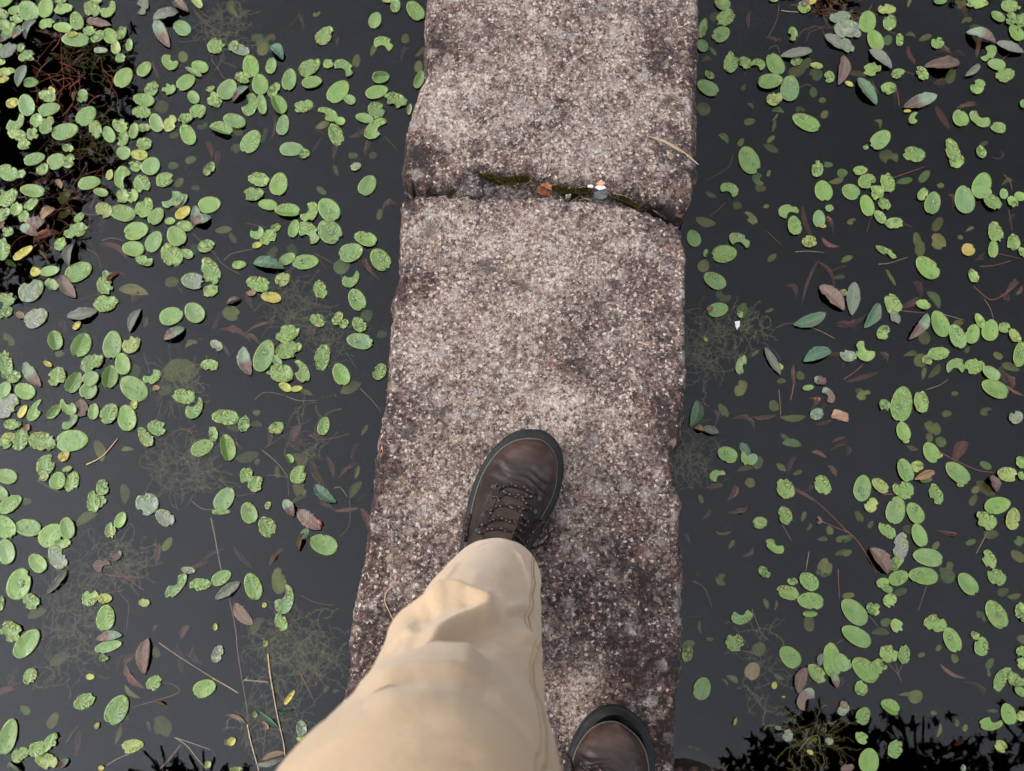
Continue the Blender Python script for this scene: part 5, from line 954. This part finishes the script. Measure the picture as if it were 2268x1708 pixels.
# boots
def m_leather():
    s = NT('brown_leather'); v = s.coord(); n = s.noise(v, 16, 4, .6); lu = s.sep(v)
    col = s.mix(s.ramp(n, .35, .65, 0, 1), (.0065, .004, .0033), (.014, .0087, .0072))
    scuff = s.math('MULTIPLY', s.ramp(lu[1], .225, .275, 0, 1, True), s.ramp(s.noise(v, 28, 3), .3, .62, .25, 1)); col = s.mix(s.math('MULTIPLY', scuff, .75), col, (.050, .0245, .0165))
    dust = s.ramp(s.noise(v, 55, 4), .52, .75, 0, .3); col = s.mix(dust, col, (.085, .066, .056))
    g = s.math('ADD', s.math('MULTIPLY', s.voro(v, 700), .25), s.noise(v, 120, 4))
    return s.done(col, s.ramp(n, .3, .7, .36, .52), s.bump(g, .4, .0012), .24)
M_LEATHER = m_leather(); M_SOLE = flat('black_rubber', (.007, .0068, .0065), .7, .2, .4, 150); M_WELT = flat('welt_edge', (.06, .056, .05), .7, .3, .35, 300)
M_TONGUE = flat('tan_suede', (.026, .0145, .008), .7, .3, .35, 90); M_METAL = flat('dark_metal', (.035, .035, .035), .42, .5, .3, 300, 1.)
def m_lace():
    s = NT('flecked_lace'); q = s.sep(s.attr('luv', 'Vector'))
    a = s.math('FRACT', s.math('MULTIPLY', q[0], 190)); b = s.math('FRACT', s.math('ADD', s.math('MULTIPLY', q[1], 2), s.math('MULTIPLY', s.math('FLOOR', s.math('MULTIPLY', q[0], 190)), .37)))
    on = s.math('MULTIPLY', s.math('LESS_THAN', s.math('ABSOLUTE', s.math('SUBTRACT', a, .5)), .15), s.math('LESS_THAN', s.math('ABSOLUTE', s.math('SUBTRACT', b, .5)), .13))
    col = s.mix(on, (.014, .007, .007), (.12, .10, .09)); v = s.coord()
    return s.done(col, .85, s.bump(s.noise(v, 1500, 2), .3, .0004), .2)
M_LACE = m_lace()
OUT_R = [(.012,.306),(.032,.298),(.047,.280),(.0545,.252),(.0555,.225),(.050,.195),(.041,.155),(.035,.11),(.035,.06),(.032,.03),(.022,.008),(0,.0)]
OUT_L = [(0,.0),(-.022,.008),(-.036,.03),(-.040,.07),(-.045,.12),(-.051,.16),(-.055,.195),(-.0545,.225),(-.049,.252),(-.038,.277),(-.018,.297)]
def outline(n=120):
    P = [Vector((x, y, 0)) for x, y in OUT_R + OUT_L[1:]]; sp = spline(P + [P[0]], 8)[:-1]; m = len(sp)
    for _ in range(14): sp = [(sp[i-1] + sp[i]*2 + sp[(i+1) % m])/4 for i in range(m)]
    return sp
HP = [(-.01, .175), (.003, .18), (.03, .19), (.085, .188), (.10, .176), (.12, .156), (.14, .137), (.16, .120), (.18, .105), (.20, .092), (.22, .081), (.24, .074), (.258, .070), (.272, .064), (.283, .056), (.290, .046), (.2955, .036), (.298, .030)]
def boot(name_tip, tilt, ang, mirror, laces):
    """laces: lines in pixels laid onto the finished leather; the boot stands on the slab"""
    mx = -1 if mirror else 1; TS = .013 if mirror else .0075
    tip = px(*name_tip, .018) + Vector((.011 if not mirror else .004, 0, 0)); rot = Matrix.Rotation(ang, 3, 'Z'); O = tip - rot @ Vector((mx*.012, .306, .018)); O.z = .003
    def sp_z(y): return .014*sstep(.2, .31, y)**1.6 + .002*sstep(.06, .0, y)          # toe spring
    ol = outline(); cen = Vector((0, .15, 0)); S = []; SF = []; n = len(ol)
    def ring(inset, z):
        out = []
        for i, p in enumerate(ol):
            t = ol[(i+1) % n] - ol[i-1]; nn = Vector((t.y, -t.x, 0)).normalized()
            if nn.dot(p - cen) < 0: nn = -nn
            q = p - nn*inset; out.append(Vector((q.x*mx, q.y, z + sp_z(p.y))))
        return out
    for ins, z in ((.006, .0), (.001, .004), (.0, .010), (.0008, .0175), (.0, .019), (.0022, .0195), (.0026, .025), (.0012, .027), (.003, .0305), (.012, .031)): S += ring(ins, z)
    nl = 10
    for j in range(nl-1):
        for i in range(n): a = j*n; f = (a+i, a+(i+1) % n, a+n+(i+1) % n, a+n+i); SF.append(f if not mirror else f[::-1])
    SF.append(tuple(range(n))[::-1]); SF.append(tuple((nl-1)*n+i for i in range(n)))
    b_ = empty('boot', O - Vector(person.location)); b_.parent = person; b_.rotation_euler.z = ang
    mk('sole', S, SF, M_SOLE, parent=b_)
    Wp = [Vector((p.x, p.y - TS*sstep(.2, .3, p.y), p.z + .0312)) for p in ring(.0078, 0)]; wl = Wp + [Wp[0]]; V, Fc = tube(wl, .0011, 6); mk('welt', V, Fc, M_WELT, parent=b_)
    # upper
    ins = ring(.0082, 0); ins = [Vector((p.x, p.y - TS*sstep(.2, .3, p.y), p.z)) for p in ins]; ni = len(ins); ia = max(range(ni), key=lambda i: ins[i].y); ib = min(range(ni), key=lambda i: ins[i].y)
    ch = lambda a, b, st: [ins[(a + st*k) % ni] for k in range(((b-a)*st) % ni + 1)]
    c1_, c2_ = ch(ia, ib, 1), ch(ia, ib, -1); xm = lambda c: sum(p.x for p in c)/len(c)
    if xm(c1_) < xm(c2_): c1_, c2_ = c2_, c1_
    A, B = sorted([(p.y, p.x) for p in c1_]), sorted([(p.y, p.x) for p in c2_])
    ymax = max(p.y for p in ins); ymin = min(p.y for p in ins); ny, nf = 150, 72; U = []; UF = []
    tx = [p.x for p in ins if p.y > ymax-.0004][0]
    def sect(y, f):
        xr, xl = interp(A, y), interp(B, y)
        H = interp(HP, y) ; z0 = .029 + sp_z(y); H = max(H, z0+.001); c, s_ = math.cos(f), math.sin(f)
        top_c = (xr+xl)/2*.75 + (mx*.004); hw = (xr-xl)/2; pw = .62 + .22*sstep(.13, .22, y)
        e = math.copysign(abs(c)**pw, c); zz = abs(s_)**(.72)
        narrow = 1 - (.30*sstep(.25, .12, y))*zz                                     # the instep is narrower than the sole
        cx = (xr+xl)/2*(1-zz) + top_c*zz
        p = Vector((cx + e*hw*narrow, y, z0 + (H-z0)*zz))
        # flex creases across the vamp, and the lace opening
        if zz > .3:
            lx = p.x*mx
            for y0, sl, dp, wd in ((.233, -.16, .0030, .0026), (.226, -.28, .0022, .0022), (.240, -.02, .0012, .003), (.219, .02, .0010, .0025)):
                d = y - (y0 + sl*lx + .003*math.sin(lx*140)); p.z -= dp*math.exp(-(d/wd)**2)*sstep(.3, .75, zz)*(.45+.55*sstep(-.03, .03, lx))
                p.z += dp*.55*math.exp(-((d-.0065)/.004)**2)*sstep(.3, .75, zz)
            if y < .212:
                g = abs(p.x - (mx*.002)) - (.0165 + .0*y); p.z -= .0042*(1 - sstep(-.0015, .0015, g))*sstep(.212, .206, y); p.z += .0016*math.exp(-(g/.004)**2)*(g > 0)
        p.z += .0010*noise.noise(Vector((p.x*40, p.y*40, 3+mx)))*zz
        return p
    for i in range(ny+1):
        t = i/ny; y = ymin + .0005 + (ymax-ymin-.001)*(1-(1-t)**1.7)
        for k in range(nf+1): U.append(sect(y, math.pi*k/nf))
    W = nf+1
    for i in range(ny):
        for k in range(nf): a = i*W+k; UF.append((a, a+1, a+W+1, a+W))
    UF.append(tuple(range(W))); up_ = mk('upper', U, UF, M_LEATHER, parent=b_)
    # suede tongue lying in the opening
    TV = []; TF = []; m1, m2 = 40, 14
    for i in range(m1+1):
        y = .206 - .11*i/m1
        for k in range(m2+1):
            lx = (k/m2-.5)*.0325; H = interp(HP, y); TV.append(Vector((lx + mx*.002, y, H - .0032 + .0016*math.cos(lx/.016*1.4) + .0006*math.sin(y*300+lx*90))))
    for i in range(m1):
        for k in range(m2): a = i*(m2+1)+k; TF.append((a, a+m2+1, a+m2+2, a+1))
    mk('tongue', TV, TF, M_TONGUE, parent=b_)
    # project lace lines and hardware onto the leather
    M = Matrix.Translation(O) @ Matrix.Rotation(ang, 4, 'Z'); MI = M.inverted()
    bv = BVHTree.FromPolygons([M @ v for v in U], UF)
    def on(x, y, lift):
        d = ray(x, y).normalized(); h = bv.ray_cast(CAM, d)
        if h[0]: return h[0] + (h[1] if h[1].dot(d) < 0 else -h[1])*lift
        return None
    LB = {}
    for pts, lift, r in laces['laces']:
        P = []; last = None
        for x, y in spline([Vector((a, b, 0)) for a, b in pts], 5) and [(q.x, q.y) for q in spline([Vector((a, b, 0)) for a, b in pts], 5)]:
            q = on(x, y, lift)
            if q is None or (last is not None and (q-last).length > .03): q = px(x, y, (last.z if last is not None else .10)*.96)
            P.append(q); last = q
        for _ in range(2): P = [P[0]] + [(P[i-1]+P[i]*2+P[i+1])/4 for i in range(1, len(P)-1)] + [P[-1]]
        luv = []; V, Fc = tube(P, r, 8, luv=luv); mk('lace', [MI @ v for v in V], Fc, M_LACE, parent=b_, luv=luv)
    for (x, y), (x2, y2) in laces['eyelets']:
        a, b = on(x, y, .0008), on(x2, y2, .0015)
        if a is None or b is None: continue
        V, Fc = [], []
        for rr, zz in ((.0036, -.0005), (.0036, .0006), (.0029, .0013), (.0019, .0009), (.0, .0013)):       # domed rivet
            for k in range(14): t = 2*math.pi*k/14; V.append(a + Vector((rr*math.cos(t), rr*math.sin(t), zz)))
        for j in range(4):
            for k in range(14): Fc.append((j*14+k, j*14+(k+1) % 14, (j+1)*14+(k+1) % 14, (j+1)*14+k))
        d = (b-a); d.z *= .7; side = d.cross(Vector((0, 0, 1))).normalized()*.0032                          # the loop that holds the lace
        tube(spline([a+side*.6, a+d*.55+side*1.1, b+side, b+d*.18, b-side, a+d*.55-side*1.1, a-side*.6], 4), .0009, 6, V, Fc)
        mk('eyelet', [MI @ v for v in V], Fc, M_METAL, parent=b_)
    return b_
c1 = lambda L: [(990+x/4.629, 920+y/4.629) for x, y in L]
LR_ = .0021
FRONT = {'laces': [(c1(L), l, LR_) for L, l in [
   ([(548,742),(620,728),(720,742),(820,775),(876,822)], .0035), ([(560,785),(640,815),(740,860),(830,915)], .0028), ([(515,850),(590,825),(700,838),(800,855),(872,838)], .0042),
   ([(515,880),(560,925),(640,955),(740,965),(835,962)], .0040), ([(440,1000),(500,955),(600,935),(700,950)], .0028), ([(640,955),(720,1000),(780,1045),(810,1110)], .003),
   ([(440,1010),(500,1050),(590,1085),(680,1150),(760,1200)], .003), ([(372,1150),(440,1105),(540,1085),(660,1105),(800,1130)], .0042), ([(350,1225),(420,1195),(520,1188),(620,1205),(700,1245),(760,1300)], .004),
   ([(765,1295),(800,1240),(850,1150),(905,1095),(960,1085),(1010,1120),(1045,1180),(1050,1250),(1010,1310),(930,1350),(850,1368),(800,1360)], .006),
   ([(235,1020),(212,1080),(195,1150),(186,1220),(190,1290)], .004), ([(245,1030),(228,1090),(212,1160),(206,1230),(212,1290)], .005)]],
 'eyelets': [(c1([a])[0], c1([b])[0]) for a, b in [((485,735),(540,750)),((940,855),(876,822)),((443,872),(508,868)),((895,985),(836,960)),((385,1025),(436,1000)),((870,1165),(808,1112)),((325,1180),(366,1155)),((825,1310),(785,1290))]]}
c3 = lambda L: [(1200+x/7.307, 1480+y/7.307) for x, y in L]
REAR = {'laces': [(c3(L), l, LR_) for L, l in [([(760,1590),(840,1615),(930,1650),(1060,1700),(1160,1760)], .0035), ([(400,1390),(450,1450),(480,1540),(480,1640),(450,1740)], .004), ([(760,1680),(900,1720),(1050,1800)], .004)]],
 'eyelets': [(c3([a])[0], c3([b])[0]) for a, b in [((675,1545),(780,1600)), ((640,1720),(740,1760))]]}
boot((990+905/4.629, 920+182/4.629), 0, R(-17.5), False, FRONT)
boot((1200+1215/7.307, 1480+572/7.307), 0, R(-19), True, REAR)

# jacket and body above (behind the camera)
def skin(name, nodes, edges, mat, parent):
    me = bpy.data.meshes.new(name); me.from_pydata([Vector(p) - Vector(person.location) for p, r in nodes], edges, []); o = link(name, me, mat, parent)
    m = o.modifiers.new('skin', 'SKIN'); o.modifiers.new('sub', 'SUBSURF').render_levels = 2
    for v, (p, r) in zip(me.skin_vertices[0].data, nodes): v.radius = (r, r) if not isinstance(r, tuple) else r
    me.skin_vertices[0].data[0].use_root = True
    dg = bpy.context.evaluated_depsgraph_get(); me2 = bpy.data.meshes.new_from_object(o.evaluated_get(dg)); o.modifiers.clear(); o.data = me2
    me2.polygons.foreach_set('use_smooth', [True]*len(me2.polygons))
    if not me2.materials: me2.materials.append(mat)
    return o
NB = [((0,-.20,1.00),(.16,.12)), ((0,-.215,1.15),(.175,.13)), ((0,-.235,1.32),(.20,.13)), ((0,-.26,1.42),(.11,.09))]; EB = [(0,1),(1,2),(2,3)]
for s_ in (-1, 1):
    b = len(NB); NB += [((s_*.17,-.265,1.40),(.065,.065)), ((s_*.24,-.22,1.26),(.06,.06)), ((s_*.255,-.15,1.16),(.056,.056)), ((s_*.20,-.07,1.25),(.05,.05)), ((s_*.145,-.01,1.35),(.036,.036))]; EB += [(2,b),(b,b+1),(b+1,b+2),(b+2,b+3),(b+3,b+4)]
skin('jacket', NB, EB, flat('jacket_cloth', (.05, .055, .065), .85, .2, .2, 60), person)
NH = [((0,-.285,1.40),(.05,.05)), ((0,-.265,1.47),(.052,.055)), ((0,-.235,1.53),(.055,.06)), ((0,-.205,1.59),(.068,.085)), ((0,-.205,1.66),(.074,.092)), ((0,-.21,1.72),(.05,.06)), ((0,-.11,1.60),(.011,.012)), ((-.076,-.215,1.63),(.008,.016)), ((.076,-.215,1.63),(.008,.016))]
EH = [(0,1),(1,2),(2,3),(3,4),(4,5),(4,6),(4,7),(4,8)]
for s_ in (-1, 1):
    b = len(NH); NH += [((s_*.12,-.28,1.38),(.03,.03)), ((s_*.24,-.23,1.26),(.03,.03)), ((s_*.255,-.155,1.17),(.028,.028)), ((s_*.19,-.06,1.27),(.025,.025)), ((s_*.135,0,1.37),(.02,.02)), ((s_*.115,.015,1.41),(.022,.013))]; EH += [(0,b)] + [(b+i, b+i+1) for i in range(5)]
    for k in range(4):
        c = len(NH); y = .045-.022*k; NH += [((s_*.095,y,1.425+.004*k),(.009,.009)), ((s_*.075,y+.003,1.42),(.008,.008)), ((s_*.06,y+.002,1.405),(.007,.007))]; EH += [(b+5,c),(c,c+1),(c+1,c+2)]
    c = len(NH); NH += [((s_*.10,-.015,1.40),(.010,.010)), ((s_*.08,-.02,1.41),(.009,.009))]; EH += [(b+5,c),(c,c+1)]
body = skin('body', NH, EH, flat('skin', (.5, .30, .21), .55, .4, .08, 40), person)
hv, hf = [], []
for j in range(13):
    q = math.pi*.62*j/12
    for k in range(24): t = 2*math.pi*k/24; hv.append(Vector((.083*math.sin(q)*math.cos(t), -.22 + .099*math.sin(q)*math.sin(t) - .012*(j/12), 1.665 + .088*math.cos(q))))
for j in range(12):
    for k in range(24): hf.append((j*24+k, j*24+(k+1) % 24, (j+1)*24+(k+1) % 24, (j+1)*24+k))
pmk('hair', hv, hf, flat('hair_dark', (.03, .022, .018), .6, .4, .4, 200))

# ------------------------------------------------------------------ trees on the banks: seen as reflections in the water
M_TREELEAF = NT('tree_leaf'); M_TREELEAF = M_TREELEAF.done(M_TREELEAF.mix(M_TREELEAF.ramp(M_TREELEAF.noise(M_TREELEAF.coord(), 3, 3), .35, .65), (.02, .035, .010), (.05, .065, .02)), .6, None, .3)
M_BARK = flat('bark', (.07, .05, .038), .9, .2, .4, 20)
def refl(x, y, h):
    """where a thing h metres up must hang to be mirrored at this spot of the water"""
    P = px(x, y, ZW); d = ray(x, y); d = Vector((d.x, d.y, -d.z)); return P + d*((h - ZW)/d.z)
def tree(base, clumps, label, seed, dens):
    rnd = random.Random(seed); root = empty('maple_tree', base); tag(root, label, 'tree', 'trees on the pond banks'); V = []; Fc = []; TV = []; TF = []; base = Vector(base)
    top = sum((c for c, r in clumps), Vector())/len(clumps)
    mid = Vector((base.x*.9+top.x*.1, base.y*.9+top.y*.1, top.z*.55)); trunk = spline([base, (base+mid)/2 + Vector((rnd.uniform(-.1, .1), rnd.uniform(-.1, .1), 0)), mid], 8); tube(trunk, lambda t: .15*(1-.55*t), 10, TV, TF)
    for c, r in clumps:
        j = mid.lerp(c, .5) + Vector((rnd.uniform(-.2, .2), rnd.uniform(-.2, .2), .25)); st = trunk[rnd.randint(len(trunk)-6, len(trunk)-1)]; tube(spline([st, j, c], 7), lambda t: .045*(1-.8*t), 7, TV, TF)
        n = int(dens*r*r*r**.5)
        for tw in range(int(8+r*14)):
            d = Vector((rnd.gauss(0, 1), rnd.gauss(0, 1), rnd.gauss(0, .6))).normalized()*r; tube([c, c+d*.5+Vector((0, 0, .05)), c+d], .006, 4, TV, TF)
        for _ in range(n):
            d = Vector((rnd.gauss(0, 1), rnd.gauss(0, 1), rnd.gauss(0, .75))).normalized()*r*(rnd.random()**.45)*rnd.uniform(.75, 1.15)
            p = c + d; s_ = rnd.uniform(.035, .062); a0 = rnd.random()*6.28; tl = Matrix.Rotation(rnd.gauss(0, .45), 3, 'X') @ Matrix.Rotation(rnd.gauss(0, .45), 3, 'Y'); b = len(V); V.append(p)
            for k in range(10):                                              # five-pointed maple leaf
                lr = s_*((1., .8, .8, .55, .55)[(0, 1, 3, 4, 2)[k//2]]) if k % 2 == 0 else s_*.34
                t = a0 + 2*math.pi*k/10; V.append(p + tl @ Vector((lr*math.cos(t), lr*math.sin(t), -.15*lr)))
            for k in range(10): Fc.append((b, b+1+k, b+1+(k+1) % 10))
    o = Vector(base); mk('trunk', [v-o for v in TV], TF, M_BARK, parent=root); mk('crown', [v-o for v in V], Fc, M_TREELEAF, parent=root, smooth=False)
def clump_list(spots, h, rnd): return [(refl(x, y, h + rnd.uniform(-.4, .5)), r) for x, y, r in spots]
rr = random.Random(5)
tree((3.6, -2.6, 0), clump_list([(1730,1660,.16),(1790,1600,.13),(1850,1640,.22),(1950,1680,.26),(2040,1720,.26),(2130,1740,.26),(2230,1760,.22),(1700,1780,.3),(1860,1800,.5),(2060,1850,.55),(2250,1900,.55),(1950,2050,.8),(2300,2200,.9),(2000,2400,1.),(2500,1900,.8),(2600,2300,1.)], 3.6, rr), 'dark maple overhanging the pond, mirrored in the bottom right water', 3, 1500)
tree((-3.6, -2.4, 0), clump_list([(360,1730,.16),(440,1745,.16),(520,1755,.14),(240,1900,.4),(430,1950,.5),(600,2050,.6),(300,2250,.9),(100,2500,1.)], 3.8, rr), 'dark maple mirrored in small patches at the bottom left water', 4, 1300)
tree((-4.0, 4.3, 0), clump_list([(60,180,.32),(130,120,.28),(190,190,.26),(80,300,.34),(180,320,.24),(60,420,.28),(150,450,.16),(30,540,.22),(220,110,.24),(260,170,.2),(255,260,.22),(225,380,.2),(130,520,.22),(40,600,.2),(20,250,.3),(-120,250,.6),(-150,500,.55),(-300,100,1.),(-100,-150,.7),(-450,450,1.)], 4.2, rr), 'dark maple mirrored in the upper left water', 6, 2600)
tree((3.9, 4.4, 0), clump_list([(1800,5,.14),(1860,-15,.18),(1760,-40,.18),(1850,-120,.4),(2000,-200,.5),(1800,-350,.8),(2200,-300,.9),(2000,-600,1.1)], 4.4, rr), 'dark maple mirrored at the top edge of the right water', 7, 1500)
